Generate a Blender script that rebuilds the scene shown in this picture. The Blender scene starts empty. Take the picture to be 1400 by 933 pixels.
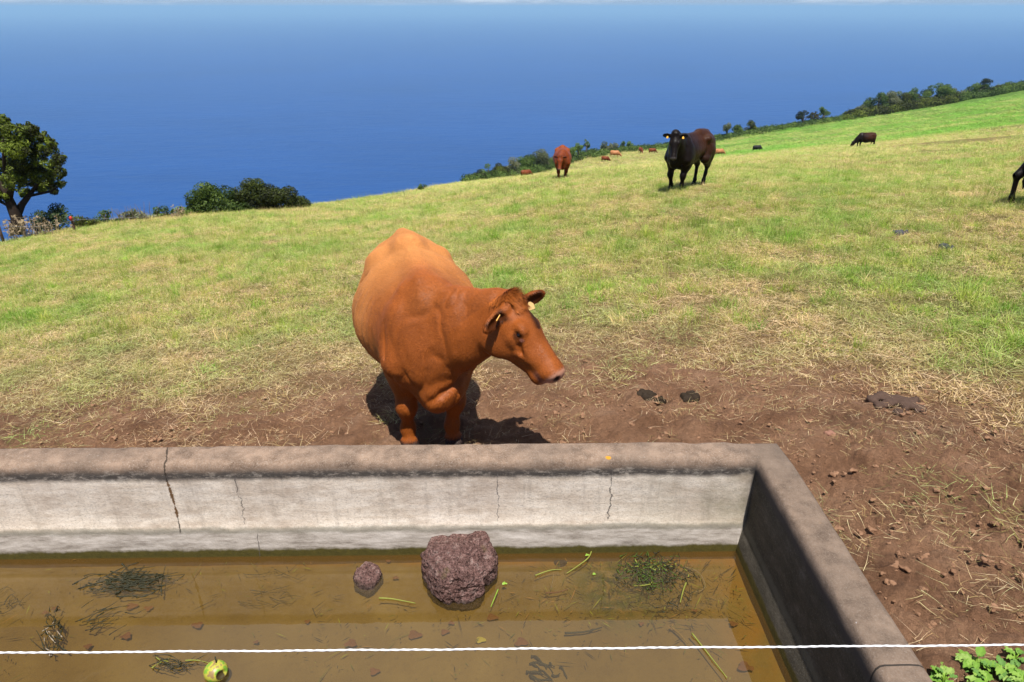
import bpy, math, random
import numpy as np
from mathutils import Vector, Matrix
R = math.radians
random.seed(7); rng = np.random.default_rng(7)
sc = bpy.context.scene
COL = sc.collection

# ------------------------------------------------------------------ camera, light, exposure
FPX = 933.33; PITCH = R(26.07); CP, SP = math.cos(PITCH), math.sin(PITCH)
cam_d = bpy.data.cameras.new('camera'); cam = bpy.data.objects.new('camera', cam_d); COL.objects.link(cam)
cam_d.lens = 24; cam_d.sensor_width = 36; cam_d.clip_start = 0.05; cam_d.clip_end = 200000
cam.rotation_euler = (math.pi/2 - PITCH, 0, 0); sc.camera = cam
SUN = Vector((-.05, .35, -1.0)).normalized()            # direction the light travels
sl = bpy.data.lights.new('sun', 'SUN'); sl.energy = 5.0; sl.angle = R(.53); sl.color = (1, .955, .89)
so = bpy.data.objects.new('sun', sl); COL.objects.link(so); so.rotation_euler = (-SUN).to_track_quat('Z', 'Y').to_euler()
w = bpy.data.worlds.new('World'); sc.world = w; w.use_nodes = True
nt = w.node_tree; bg = nt.nodes['Background']; bg.inputs[1].default_value = .06
sky = nt.nodes.new('ShaderNodeTexSky'); sky.sky_type = 'NISHITA'; sky.sun_disc = False
sky.sun_elevation = math.asin(-SUN.z); sky.sun_rotation = math.atan2(-SUN.x, -SUN.y); sky.air_density = 1.0; sky.dust_density = 0; sky.ozone_density = 2.0; sky.altitude = 300
tc = nt.nodes.new('ShaderNodeTexCoord'); mp = nt.nodes.new('ShaderNodeMapping'); mp.inputs['Scale'].default_value = (3.2, 3.2, 26)
nz = nt.nodes.new('ShaderNodeTexNoise'); nz.inputs['Scale'].default_value = 1.6; nz.inputs['Detail'].default_value = 9; nz.inputs['Roughness'].default_value = .62
cr = nt.nodes.new('ShaderNodeValToRGB'); cr.color_ramp.elements[0].position = .52; cr.color_ramp.elements[1].position = .66
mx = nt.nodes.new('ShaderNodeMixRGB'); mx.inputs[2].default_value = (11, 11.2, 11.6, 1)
nt.links.new(tc.outputs['Generated'], mp.inputs[0]); nt.links.new(mp.outputs[0], nz.inputs[0]); nt.links.new(nz.outputs[0], cr.inputs[0])
mm = nt.nodes.new('ShaderNodeMath'); mm.operation = 'MULTIPLY'; mm.inputs[1].default_value = .75
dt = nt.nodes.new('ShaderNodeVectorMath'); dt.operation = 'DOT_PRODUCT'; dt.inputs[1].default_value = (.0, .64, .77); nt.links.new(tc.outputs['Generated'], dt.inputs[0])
mr_ = nt.nodes.new('ShaderNodeMapRange'); mr_.interpolation_type = 'SMOOTHSTEP'; mr_.inputs[1].default_value = .86; mr_.inputs[2].default_value = .95; mr_.inputs[4].default_value = .95; nt.links.new(dt.outputs['Value'], mr_.inputs[0])  # bright cloud patch added out of view, to give the trough a grey reflection
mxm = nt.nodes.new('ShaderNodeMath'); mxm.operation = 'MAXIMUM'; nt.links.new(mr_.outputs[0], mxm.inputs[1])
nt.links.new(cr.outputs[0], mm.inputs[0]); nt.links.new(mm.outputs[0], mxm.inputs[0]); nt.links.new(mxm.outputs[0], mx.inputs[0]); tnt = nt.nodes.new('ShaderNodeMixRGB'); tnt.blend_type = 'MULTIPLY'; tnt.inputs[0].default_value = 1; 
sxz = nt.nodes.new('ShaderNodeSeparateXYZ'); nt.links.new(tc.outputs['Generated'], sxz.inputs[0]); er = nt.nodes.new('ShaderNodeValToRGB')
er.color_ramp.elements[0].color = (.56, .72, 1.25, 1); er.color_ramp.elements[1].color = (.80, .93, 1.10, 1); er.color_ramp.elements[1].position = .35
nt.links.new(sxz.outputs[2], er.inputs[0]); nt.links.new(er.outputs[0], tnt.inputs[2])
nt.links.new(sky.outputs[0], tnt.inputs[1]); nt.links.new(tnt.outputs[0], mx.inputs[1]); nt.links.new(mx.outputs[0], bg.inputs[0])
sc.view_settings.view_transform = 'Standard'; sc.view_settings.look = 'None'; sc.view_settings.gamma = 1
sc.view_settings.exposure = .50; sc.view_settings.use_curve_mapping = False
sc.render.engine = 'CYCLES'; cy = sc.cycles
cy.max_bounces = 6; cy.diffuse_bounces = 3; cy.glossy_bounces = 2; cy.transmission_bounces = 3; cy.transparent_max_bounces = 12; cy.volume_bounces = 0
cy.use_denoising = True; cy.sample_clamp_indirect = 4; cy.caustics_reflective = False; cy.caustics_refractive = False

# ------------------------------------------------------------------ helpers
def ray(px, py):
    u = px - 700; v = py - 466.5
    f = FPX*CP - v*SP; return u/f, (FPX*SP + v*CP)/f     # x and drop per metre forward
def P(px, py, d):
    a, b = ray(px, py); return Vector((a*d, d, -b*d))
def Z(px, py, z):                                         # where the line meets height z
    a, b = ray(px, py); d = -z/b; return Vector((a*d, d, z))

def _h(ix, iy, iz, seed):
    n = (ix.astype(np.int64)*374761393 + iy.astype(np.int64)*668265263 + iz.astype(np.int64)*2147483647 + seed*1442695041) & 0xffffffff
    n = (n ^ (n >> 13)) * 1274126177 & 0xffffffff
    n = (n ^ (n >> 16)) * 2246822519 & 0xffffffff
    return ((n ^ (n >> 15)) & 0xffff)/65535.0
def vnoise(x, y, z=None, seed=0):
    x = np.asarray(x, float); y = np.asarray(y, float); z = np.zeros_like(x) if z is None else np.asarray(z, float)
    ix, iy, iz = np.floor(x), np.floor(y), np.floor(z); fx, fy, fz = x-ix, y-iy, z-iz
    fx, fy, fz = [t*t*(3-2*t) for t in (fx, fy, fz)]
    r = 0
    for a in (0, 1):
        for b in (0, 1):
            for c in ((0, 1) if np.any(fz) else (0,)):
                r = r + _h(ix+a, iy+b, iz+c, seed)*(fx if a else 1-fx)*(fy if b else 1-fy)*(fz if c else 1-fz)
    return r*2-1
def fbm(x, y, z=None, o=4, seed=0, g=.5):
    s = 0; a = 1; t = 0
    for k in range(o):
        f = 2.03**k
        s = s + a*vnoise(x*f+k*17.3, y*f-k*9.1, None if z is None else z*f+k*5.7, seed+k); t += a; a *= g
    return s/t
def sstep(a, b, x): t = np.clip((x-a)/(b-a), 0, 1); return t*t*(3-2*t)

def tag(o, label=None, cat=None, group=None, kind=None):
    if label: o['label'] = label
    if cat: o['category'] = cat
    if group: o['group'] = group
    if kind: o['kind'] = kind
    return o
def empty(name, loc, label, cat, group=None, rz=0):
    o = bpy.data.objects.new(name, None); COL.objects.link(o); o.location = loc; o.rotation_euler.z = rz; o.empty_display_size = .1
    return tag(o, label, cat, group)
def mesh_np(name, V, Q, col=None, smooth=True):           # V (n,3); Q (m,3|4)
    m = bpy.data.meshes.new(name); V = np.ascontiguousarray(V, np.float32); Q = np.ascontiguousarray(Q, np.int32)
    k = Q.shape[1]
    m.vertices.add(len(V)); m.vertices.foreach_set('co', V.ravel())
    m.loops.add(Q.size); m.loops.foreach_set('vertex_index', Q.ravel())
    m.polygons.add(len(Q)); m.polygons.foreach_set('loop_start', np.arange(0, Q.size, k, dtype=np.int32))
    m.polygons.foreach_set('use_smooth', np.full(len(Q), smooth))
    m.update(calc_edges=True)
    if col is not None:
        a = m.color_attributes.new('col', 'FLOAT_COLOR', 'POINT')
        c = np.ones((len(V), 4), np.float32); c[:, :3] = col; a.data.foreach_set('color', c.ravel())
    return m
def link(name, m, mat, parent=None, loc=None):
    o = bpy.data.objects.new(name, m); COL.objects.link(o)
    if mat and len(m.materials) == 0: m.materials.append(mat)
    if parent is not None: o.parent = parent
    if loc is not None: o.location = loc
    return o

class NB:                                                  # node-material builder
    def __init__(s, name):
        s.m = bpy.data.materials.new(name); s.m.use_nodes = True; s.t = s.m.node_tree; s.b = s.t.nodes['Principled BSDF']; s.out = s.t.nodes['Material Output']
    def n(s, typ, **kw):
        x = s.t.nodes.new('ShaderNode'+typ)
        for k, v in kw.items():
            if k in x.inputs: x.inputs[k].default_value = v
            else: setattr(x, k, v)
        return x
    def l(s, a, b): s.t.links.new(a, b)
    def pos(s): return s.n('NewGeometry').outputs['Position']
    def noise(s, scale, detail=5, rough=.55, vec=None, sc3=None, dist=0):
        x = s.n('TexNoise'); x.inputs['Scale'].default_value = scale; x.inputs['Detail'].default_value = detail; x.inputs['Roughness'].default_value = rough; x.inputs['Distortion'].default_value = dist
        v = vec if vec is not None else s.pos()
        if sc3:
            mpn = s.n('Mapping'); mpn.inputs['Scale'].default_value = sc3; s.l(v, mpn.inputs[0]); v = mpn.outputs[0]
        s.l(v, x.inputs['Vector']); return x.outputs['Fac']
    def ramp(s, fac, stops):
        r = s.n('ValToRGB'); e = r.color_ramp.elements
        while len(e) < len(stops): e.new(.5)
        for el, (p, c) in zip(e, stops):
            el.position = p; el.color = (*c, 1) if not isinstance(c, (int, float)) else (c, c, c, 1)
        s.l(fac, r.inputs[0]); return r.outputs[0]
    def mix(s, f, a, b, mode='MIX'):
        x = s.n('MixRGB', blend_type=mode)
        for i, v in ((0, f), (1, a), (2, b)):
            if isinstance(v, (int, float)): x.inputs[i].default_value = v if i == 0 else (v, v, v, 1)
            elif isinstance(v, tuple): x.inputs[i].default_value = (*v, 1)
            else: s.l(v, x.inputs[i])
        return x.outputs[0]
    def math(s, op, a, b=0, c=None):
        x = s.n('Math', operation=op)
        for i, v in enumerate((a, b) if c is None else (a, b, c)):
            if isinstance(v, (int, float)): x.inputs[i].default_value = v
            else: s.l(v, x.inputs[i])
        return x.outputs[0]
    def bump(s, h, strength=.5, dist=.01, prev=None):
        x = s.n('Bump'); x.inputs['Strength'].default_value = strength; x.inputs['Distance'].default_value = dist; s.l(h, x.inputs['Height'])
        if prev is not None: s.l(prev, x.inputs['Normal'])
        s.l(x.outputs[0], s.b.inputs['Normal']); return x.outputs[0]
    def base(s, c, rough=.8, spec=.3):
        if isinstance(c, tuple): s.b.inputs['Base Color'].default_value = (*c, 1)
        else: s.l(c, s.b.inputs['Base Color'])
        s.b.inputs['Roughness'].default_value = rough; s.b.inputs['Specular IOR Level'].default_value = spec; return s

def simple(name, c, rough=.7, spec=.3, var=.25, scale=12, bumpd=0):
    b = NB(name); f = b.noise(scale, 6)
    b.base(b.mix(f, tuple(x*(1-var) for x in c), tuple(min(1, x*(1+var)) for x in c)), rough, spec)
    if bumpd: b.bump(f, .6, bumpd)
    return b.m

# ------------------------------------------------------------------ the lie of the land
KC = []                                                    # control points (w, l, value)
def kp(x, y, z): KC.append((x/(y+10), math.log(y+10), z/(y+10)))
def plane(x, y): return -2.0 - .155*y + .09*x
for y in (-7, -3, 0, 3, 5.5, 9, 14):
    for ww in (-1.1, -.7, -.3, 0, .3, .7, 1.1):
        x = ww*(y+10)
        if y > 6 and abs(ww) > .8: continue
        kp(x, y, plane(x, y) if y > -8 else -1)
FEAT = [(940, 256, 16.9), (768, 242, 32), (1180, 201, 60), (1400, 183, 55), (1300, 192, 58), (720, 244, 130), (830, 220, 150), (880, 211, 160), (1035, 206, 120),
        (0, 345, 20), (300, 315, 20), (600, 290, 22), (1300, 240, 22), (1390, 275, 11.5), (1000, 225, 38)]
BND = [(-150, 362, 20), (0, 333, 23), (120, 308, 26), (260, 293, 30), (430, 281, 35), (560, 264, 44), (640, 251, 75), (720, 231, 130), (800, 212, 170), (900, 203, 190), (1000, 187, 205),
       (1100, 171, 222), (1180, 158, 235), (1300, 138, 250), (1400, 120, 260), (1550, 92, 275)]
for a in FEAT + BND: kp(*P(*a))
KC = np.array(KC)
def _k(r2): return np.where(r2 > 1e-12, r2*np.log(r2+1e-12), 0)
_S = np.array([1.0, .55])
def _fit():
    X = KC[:, :2]*_S; n = len(X); K = _k(((X[:, None]-X[None])**2).sum(-1)) + np.eye(n)*2e-4
    A = np.zeros((n+3, n+3)); A[:n, :n] = K; A[:n, n] = 1; A[:n, n+1:] = X; A[n, :n] = 1; A[n+1:, :n] = X.T
    return X, np.linalg.solve(A, np.r_[KC[:, 2], 0, 0, 0])
_X, _W = _fit()
_bw = np.array([ray(a, b)[0] for a, b, c in BND]); _bd = np.array([c for a, b, c in BND], float)
def edge_d(x, y): return np.exp(np.interp(x/np.maximum(y, 1), _bw, np.log(_bd)))
def terrain(x, y):
    x = np.atleast_1d(np.asarray(x, float)); y = np.atleast_1d(np.asarray(y, float)); sh = x.shape; x = x.ravel(); y = y.ravel(); out = np.empty(len(x))
    for i in range(0, len(x), 60000):
        q = np.stack([x[i:i+60000]/(y[i:i+60000]+10), np.log(y[i:i+60000]+10)], 1)*_S
        out[i:i+60000] = (_k(((q[:, None]-_X[None])**2).sum(-1)) @ _W[:-3] + _W[-3] + q @ _W[-2:])*(y[i:i+60000]+10)
    # beyond the field edge the land falls off to the sea
    far = np.maximum(0, y - edge_d(x, y)*1.01); k = np.where(y > 5, 1, 0)
    out = out - k*(.75*far*np.minimum(1, far/6))
    out = np.maximum(out, -302)
    return out.reshape(sh)
def gz(x, y): return float(terrain(x, y)[0])
def G(px, py):                                             # where the line of a photo point meets the ground
    a, b = ray(px, py); d = 1.3*1.012**np.arange(480)
    t = terrain(a*d, d) + b*d
    i = int(np.argmax(t > 0)) or len(d)-1
    return Vector((a*d[i], d[i], gz(a*d[i], d[i])))

# trough footprint
TX0, TX1, TY0, TY1 = -4.3, 1.15, 1.16, 2.61; RIM = .175; ZR = -1.9; ZW = -2.43
def trough_dist(x, y):
    dx = np.maximum(np.maximum(TX0-RIM-x, x-TX1-RIM), 0); dy = np.maximum(np.maximum(TY0-RIM-y, y-TY1-RIM), 0); return np.hypot(dx, dy)
def cover(x, y):
    """0 = trodden bare soil, 1 = full sward"""
    D = trough_dist(x, y)
    D = D - .55*np.exp(-((x-1.7)**2/1.6+(y-4.4)**2/2.2)) - .15*np.exp(-((x-2.4)**2/1.2+(y-2.2)**2/2.0)) + 1.1*np.exp(-((x-3.7)**2/1.6+(y-4.4)**2/3.0)) - .40*np.exp(-((x+2.0)**2/5+(y-4.0)**2/1.2))
    D = D + .75*np.exp(-((x-1.9)**2/.25+(y-1.45)**2/.10))
    n = fbm(x*.9, y*.9, o=3, seed=3)*.7 + fbm(x*3.1, y*3.1, o=3, seed=9)*.45
    return D + n
# ------------------------------------------------------------------ ground
def build_ground():
    nr, nc = 1400, 1050
    ys = -5 + np.exp(np.linspace(0, math.log(705), nr)); ws = np.linspace(-1.25, 1.25, nc)
    Y, W = np.meshgrid(ys, ws, indexing='ij'); X = W*(Y+6.5)
    Zt = terrain(X, Y)
    c = cover(X, Y); near = 1-sstep(14, 30, Y)
    soil = 1-sstep(.9, 2.6, c)
    h = near*(.5+.5*soil)*(fbm(X*2.3, Y*2.3, o=3, seed=21)*.035 + np.abs(fbm(X*5.3, Y*5.3, o=3, seed=23))*.085 - .03)
    h += near*soil*np.abs(fbm(X*12, Y*12, o=3, seed=29, g=.65))*.055
    h += sstep(18, 60, Y)*fbm(X*.12, Y*.12, o=4, seed=31)*.35
    Zt = Zt + h*sstep(0, .08, trough_dist(X, Y))
    ins = (X > TX0-RIM+.03) & (X < TX1+RIM-.03) & (Y > TY0-RIM+.03) & (Y < TY1+RIM-.03)
    Zt[ins] = -3.3
    V = np.stack([X, Y, Zt], -1).reshape(-1, 3)
    i = np.arange(nr*nc).reshape(nr, nc); Q = np.stack([i[:-1, :-1], i[:-1, 1:], i[1:, 1:], i[1:, :-1]], -1).reshape(-1, 4)
    m = mesh_np('ground', V, Q)
    at = m.attributes.new('cover', 'FLOAT', 'POINT'); at.data.foreach_set('value', c.ravel().astype(np.float32))
    lush = lushness(X, Y)
    at = m.attributes.new('lush', 'FLOAT', 'POINT'); at.data.foreach_set('value', lush.ravel().astype(np.float32))
    return m
def lushness(x, y):
    """1 on the far, never mown green field"""
    r = x/np.maximum(y, 1)
    e = np.where(y > 5, sstep(62, 80, y)*sstep(.16, .30, r), 0)
    return np.clip(e + .35*sstep(150, 185, y)*sstep(-.05, .05, r), 0, 1)
b = NB('soil_and_turf')
cv = b.n('Attribute', attribute_name='cover').outputs['Fac']; lu = b.n('Attribute', attribute_name='lush').outputs['Fac']
n1 = b.noise(3.0, 8, .6); n2 = b.noise(38, 8, .7); n3 = b.noise(.7, 4)
soil = b.ramp(n1, [(.3, (.25, .128, .070)), (.52, (.39, .212, .120)), (.75, (.50, .30, .182))])
soil = b.mix(b.ramp(n2, [(.35, .0), (.5, .35), (.7, 1)]), b.mix(.45, soil, (.10, .052, .030)), soil)
damp = b.ramp(b.noise(.9, 3), [(.52, 0), (.68, 1)]); soil = b.mix(b.math('MULTIPLY', damp, .28), soil, (.07, .04, .028))
turf = b.ramp(b.noise(9, 8, .75), [(.3, (.13, .080, .040)), (.5, (.23, .17, .065)), (.7, (.38, .33, .13))])
turf = b.mix(b.math('MULTIPLY', b.ramp(b.noise(.35, 5), [(.35, 0), (.65, 1)]), .5), turf, (.13, .17, .035))
green = b.ramp(b.noise(.45, 9, .72), [(.32, (.04, .085, .014)), (.5, (.09, .17, .025)), (.7, (.16, .22, .05))])
turf = b.mix(lu, turf, green)
fac = b.math('MULTIPLY', b.ramp(cv, [(0, 0), (.5, .0), (1, 1)]), 1)
mr = b.n('MapRange'); b.l(cv, mr.inputs[0]); mr.inputs[1].default_value = 1.7; mr.inputs[2].default_value = 4.4
b.base(b.mix(mr.outputs[0], soil, turf), .95, .12)
h1 = b.noise(60, 8, .8); h2 = b.noise(17, 7, .7)
b.bump(h1, 1, .035, b.bump(h2, 1, .085))
ground = tag(link('ground', build_ground(), b.m), kind='structure')

# ------------------------------------------------------------------ sea
b = NB('sea_water')
n = b.math('ADD', b.math('MULTIPLY', b.noise(.0016, 8, .6, sc3=(1, 2.2, 1)), .6), b.math('MULTIPLY', b.noise(.02, 6, .7, sc3=(.5, 1.8, 1)), .4)); n2 = b.noise(.0005, 3)
b.base(b.mix(n, (.0003, .026, .115), (.0018, .070, .290)), .3, .35)
b.b.inputs['IOR'].default_value = 1.33
w1 = b.noise(.022, 9, .68, sc3=(.6, 1.4, 1)); b.bump(w1, .8, 9.0, b.bump(b.noise(.3, 5, .6, sc3=(.6, 1.3, 1)), .5, .8))
nr = 90; rs = np.r_[0, np.geomspace(300, 60000, nr)]; th = np.linspace(0, 2*np.pi, 97)[:-1]
V = [(0, 0, -300)] + [(r*math.sin(t), r*math.cos(t), -300) for r in rs[1:] for t in th]
F = [(0, 1+(j+1) % 96, 1+j, 1+j) for j in range(0)]
Q = [(1+k*96+j, 1+(k+1)*96+j, 1+(k+1)*96+(j+1) % 96, 1+k*96+(j+1) % 96) for k in range(nr-1) for j in range(96)]
tag(link('sea', mesh_np('sea', np.array(V), np.array(Q)[:, ::-1]), b.m), kind='structure')

# haze over the sea: closed box of even, thin air
hb = bpy.data.materials.new('haze_air'); hb.use_nodes = True; ht = hb.node_tree; ht.nodes.remove(ht.nodes['Principled BSDF'])
pv = ht.nodes.new('ShaderNodeVolumePrincipled'); pv.inputs['Density'].default_value = 1/11000.; pv.inputs['Color'].default_value = (.40, .69, 1, 1); pv.inputs['Anisotropy'].default_value = .0
ht.links.new(pv.outputs[0], ht.nodes['Material Output'].inputs['Volume'])
def box_v(x0, x1, y0, y1, z0, z1):
    V = [(x, y, z) for z in (z0, z1) for y in (y0, y1) for x in (x0, x1)]
    return np.array(V), np.array([(0, 2, 3, 1), (4, 5, 7, 6), (0, 1, 5, 4), (2, 6, 7, 3), (0, 4, 6, 2), (1, 3, 7, 5)])
V, Q = box_v(-62000, 62000, -62000, 62000, -304, 45)
tag(link('haze', mesh_np('haze', V, Q, smooth=False), hb), kind='stuff')

# ------------------------------------------------------------------ signed-distance bodies
class Vol:
    def __init__(s, lo, hi, res):
        s.lo = np.array(lo, float); s.res = res; s.n = np.ceil((np.array(hi)-lo)/res).astype(int)+1
        s.F = np.full(s.n, 9.0, np.float32)
    def _win(s, lo, hi, pad):
        a = np.maximum(np.floor((np.array(lo)-pad-s.lo)/s.res).astype(int), 0); c = np.minimum(np.ceil((np.array(hi)+pad-s.lo)/s.res).astype(int)+1, s.n)
        if np.any(c <= a): return None, None
        g = [s.lo[i]+s.res*np.arange(a[i], c[i], dtype=np.float32) for i in range(3)]
        X = np.stack(np.meshgrid(*g, indexing='ij'), -1).astype(np.float32)
        return tuple(slice(a[i], c[i]) for i in range(3)), X
    def _put(s, sl, d, k, sub):
        A = s.F[sl]
        if sub:
            d = -d; h = np.maximum(k-np.abs(A-d), 0)/k; s.F[sl] = np.maximum(A, d)+h*h*k*.25
        else:
            h = np.maximum(k-np.abs(A-d), 0)/k; s.F[sl] = np.minimum(A, d)-h*h*k*.25
    def ell(s, c, r, M=None, k=.05, sub=False):
        c = np.array(c, float); r = np.array(r, float); R3 = np.eye(3) if M is None else np.array(M)   # rows are axes
        ext = np.sqrt(((R3.T*r)**2).sum(1))
        sl, X = s._win(c-ext, c+ext, k+3*s.res)
        if sl is None: return
        q = (X-c.astype(np.float32)) @ R3.T.astype(np.float32)
        k0 = np.sqrt(((q/r)**2).sum(-1)); k1 = np.sqrt(((q/(r*r))**2).sum(-1))+1e-6
        s._put(sl, (k0*(k0-1)/k1).astype(np.float32), k, sub)
    def cone(s, a, b, ra, rb, k=.04, sub=False, sq=None):
        a = np.array(a, float); b = np.array(b, float); m = max(ra, rb)*(1 if sq is None else max(1, sq[1]))
        sl, X = s._win(np.minimum(a, b)-m, np.maximum(a, b)+m, k+3*s.res)
        if sl is None: return
        d = b-a; t = np.clip(((X-a) @ d)/(d @ d+1e-9), 0, 1)[..., None]; q = X-(a+t*d)
        if sq is not None:                                  # stretch the section along a direction
            ax = np.array(sq[0], float); ax /= np.linalg.norm(ax); pr = (q @ ax)[..., None]*ax; q = q-pr+pr/sq[1]
        s._put(sl, (np.sqrt((q*q).sum(-1))-(ra+(rb-ra)*t[..., 0])).astype(np.float32), k, sub)
    def mesh(s):
        F = s.F; I = F < 0; c = [slice(None, -1), slice(1, None)]
        cnt = sum(I[c[a], c[b], c[d]].astype(np.int8) for a in (0, 1) for b in (0, 1) for d in (0, 1))
        act = (cnt > 0) & (cnt < 8); idx = np.full(act.shape, -1, np.int64); ids = np.argwhere(act); idx[act] = np.arange(len(ids))
        acc = np.zeros((len(ids), 3)); wt = np.zeros(len(ids))
        for ax in range(3):
            o = [i for i in range(3) if i != ax]
            for p in (0, 1):
                for q in (0, 1):
                    A = ids.copy(); A[:, o[0]] += p; A[:, o[1]] += q; B = A.copy(); B[:, ax] += 1
                    fa = F[tuple(A.T)]; fb = F[tuple(B.T)]; cross = (fa < 0) != (fb < 0)
                    t = np.where(cross, fa/np.where(cross, fa-fb, 1), 0)
                    pt = A.astype(float)-ids; pt[:, ax] += t
                    acc += pt*cross[:, None]; wt += cross
        V = s.lo+(ids+acc/wt[:, None])*s.res; Qs = []
        for ax in range(3):
            o = [(1, 2), (2, 0), (0, 1)][ax]
            sa = [slice(None)]*3; sb = [slice(None)]*3; sa[ax] = slice(None, -1); sb[ax] = slice(1, None)
            Ia, Ib = I[tuple(sa)], I[tuple(sb)]; e = np.argwhere(Ia != Ib)
            e = e[(e[:, o[0]] > 0) & (e[:, o[1]] > 0) & (e[:, o[0]] < F.shape[o[0]]-1) & (e[:, o[1]] < F.shape[o[1]]-1)]
            q = []
            for p, r in ((1, 1), (0, 1), (0, 0), (1, 0)):
                g = e.copy(); g[:, o[0]] -= p; g[:, o[1]] -= r; q.append(idx[tuple(g.T)])
            q = np.stack(q, 1); fl = ~Ia[tuple(e.T)]; q[fl] = q[fl][:, ::-1]; Qs.append(q)
        return V, np.concatenate(Qs)

def unit(v): v = np.array(v, float); return v/np.linalg.norm(v)
#EARLY_END
# ------------------------------------------------------------------ cattle
def coat_mat(name, rough=.46):
    b = NB(name); c = b.n('Attribute', attribute_name='col').outputs['Color']
    tco = b.n('TexCoord').outputs['Object']
    f = b.noise(9, 8, .65, vec=tco); g = b.noise(260, 3, .6, vec=tco, sc3=(.35, 1, .25))
    c = b.mix(b.ramp(f, [(.3, 0), (.7, 1)]), c, b.mix(.55, c, (.02, .006, .002), 'MIX')) if False else b.mix(b.math('MULTIPLY', b.ramp(f, [(.35, 0), (.7, 1)]), .35), c, b.mix(1, c, (.62, .52, .45), 'MULTIPLY'))
    c = b.mix(b.math('MULTIPLY', g, .35), c, b.mix(1, c, (.7, .62, .55), 'MULTIPLY'))
    b.base(c, rough, .13); b.b.inputs['Sheen Weight'].default_value = .0; b.b.inputs['Sheen Roughness'].default_value = .4
    b.b.inputs['Sheen Tint'].default_value = (1, .7, .45, 1)
    b.bump(g, .5, .004, b.bump(b.noise(30, 6, .65, vec=tco, sc3=(.6, 1, .4)), .35, .012, b.bump(b.noise(7, 4, .5, vec=tco, dist=.6), .3, .03))); return b.m
M_COAT = coat_mat('cow_coat'); b = NB('fur'); b.base(b.n('Attribute', attribute_name='col')  .outputs['Color'], .5, .2); M_FUR = b.m; M_EYE = NB('eye').base((.006, .004, .004), .08, .6).m
M_TAG = simple('tag_plastic', (.85, .42, .04), .45, .4, .1); M_TAGW = simple('tag_plastic_pale', (.85, .55, .22), .45, .4, .1)
M_HAIR = simple('coat_hair', (.36, .13, .035), .6, .2, .3, 40); M_HAIRK = simple('tail_hair_black', (.012, .009, .008), .6, .2, .3, 40)

def ribbon(V, Q, C, pts, w0, w1, col, side=None, segs=None):
    """a thin curved blade appended to lists"""
    base = len(V); n = len(pts)
    for i, p in enumerate(pts):
        t = i/(n-1); wd = w0+(w1-w0)*t
        s = side if side is not None else np.array([1, 0, 0])
        V.append(p-s*wd*.5); V.append(p+s*wd*.5); C.append(col); C.append(col)
        if i: Q.append((base+2*i-2, base+2*i-1, base+2*i+1, base+2*i))
def tube_np(pts, rad, n=8, cap=True):
    pts = [np.array(p, float) for p in pts]; rad = [rad]*len(pts) if np.isscalar(rad) else rad
    V = []; Q = []; up = np.array([.13, .2, .97])
    for i, p in enumerate(pts):
        d = unit(pts[min(i+1, len(pts)-1)]-pts[max(i-1, 0)]+1e-9); a = np.cross(d, up); a = unit(a if np.linalg.norm(a) > .1 else np.cross(d, [1, 0, .1])); c = np.cross(d, a)
        for j in range(n): th = 2*np.pi*j/n; V.append(p+rad[i]*(a*math.cos(th)+c*math.sin(th)))
    for i in range(len(pts)-1):
        for j in range(n): Q.append((i*n+j, i*n+(j+1) % n, (i+1)*n+(j+1) % n, (i+1)*n+j))
    if cap:
        for k, base in ((0, 0), (len(pts)-1, (len(pts)-1)*n)):
            V.append(pts[k]); ci = len(V)-1
            for j in range(0, n, 2):
                q = (ci, base+j, base+(j+1) % n, base+(j+2) % n); Q.append(q if k else q[::-1])
    return np.array(V), np.array(Q)
def merge(parts):
    V = []; Q = []; o = 0
    for v, q in parts: V.append(v); Q.append(np.array(q)+o); o += len(v)
    return np.concatenate(V), np.concatenate(Q)
def sphere_np(c, r, n=12, m=8):
    V = []; Q = []
    for i in range(m+1):
        ph = math.pi*i/m
        for j in range(n): th = 2*math.pi*j/n; V.append((c[0]+r*math.sin(ph)*math.cos(th), c[1]+r*math.sin(ph)*math.sin(th), c[2]+r*math.cos(ph)))
    for i in range(m):
        for j in range(n): Q.append((i*n+j, i*n+(j+1) % n, (i+1)*n+(j+1) % n, (i+1)*n+j)[::-1])
    return np.array(V), np.array(Q)

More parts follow.
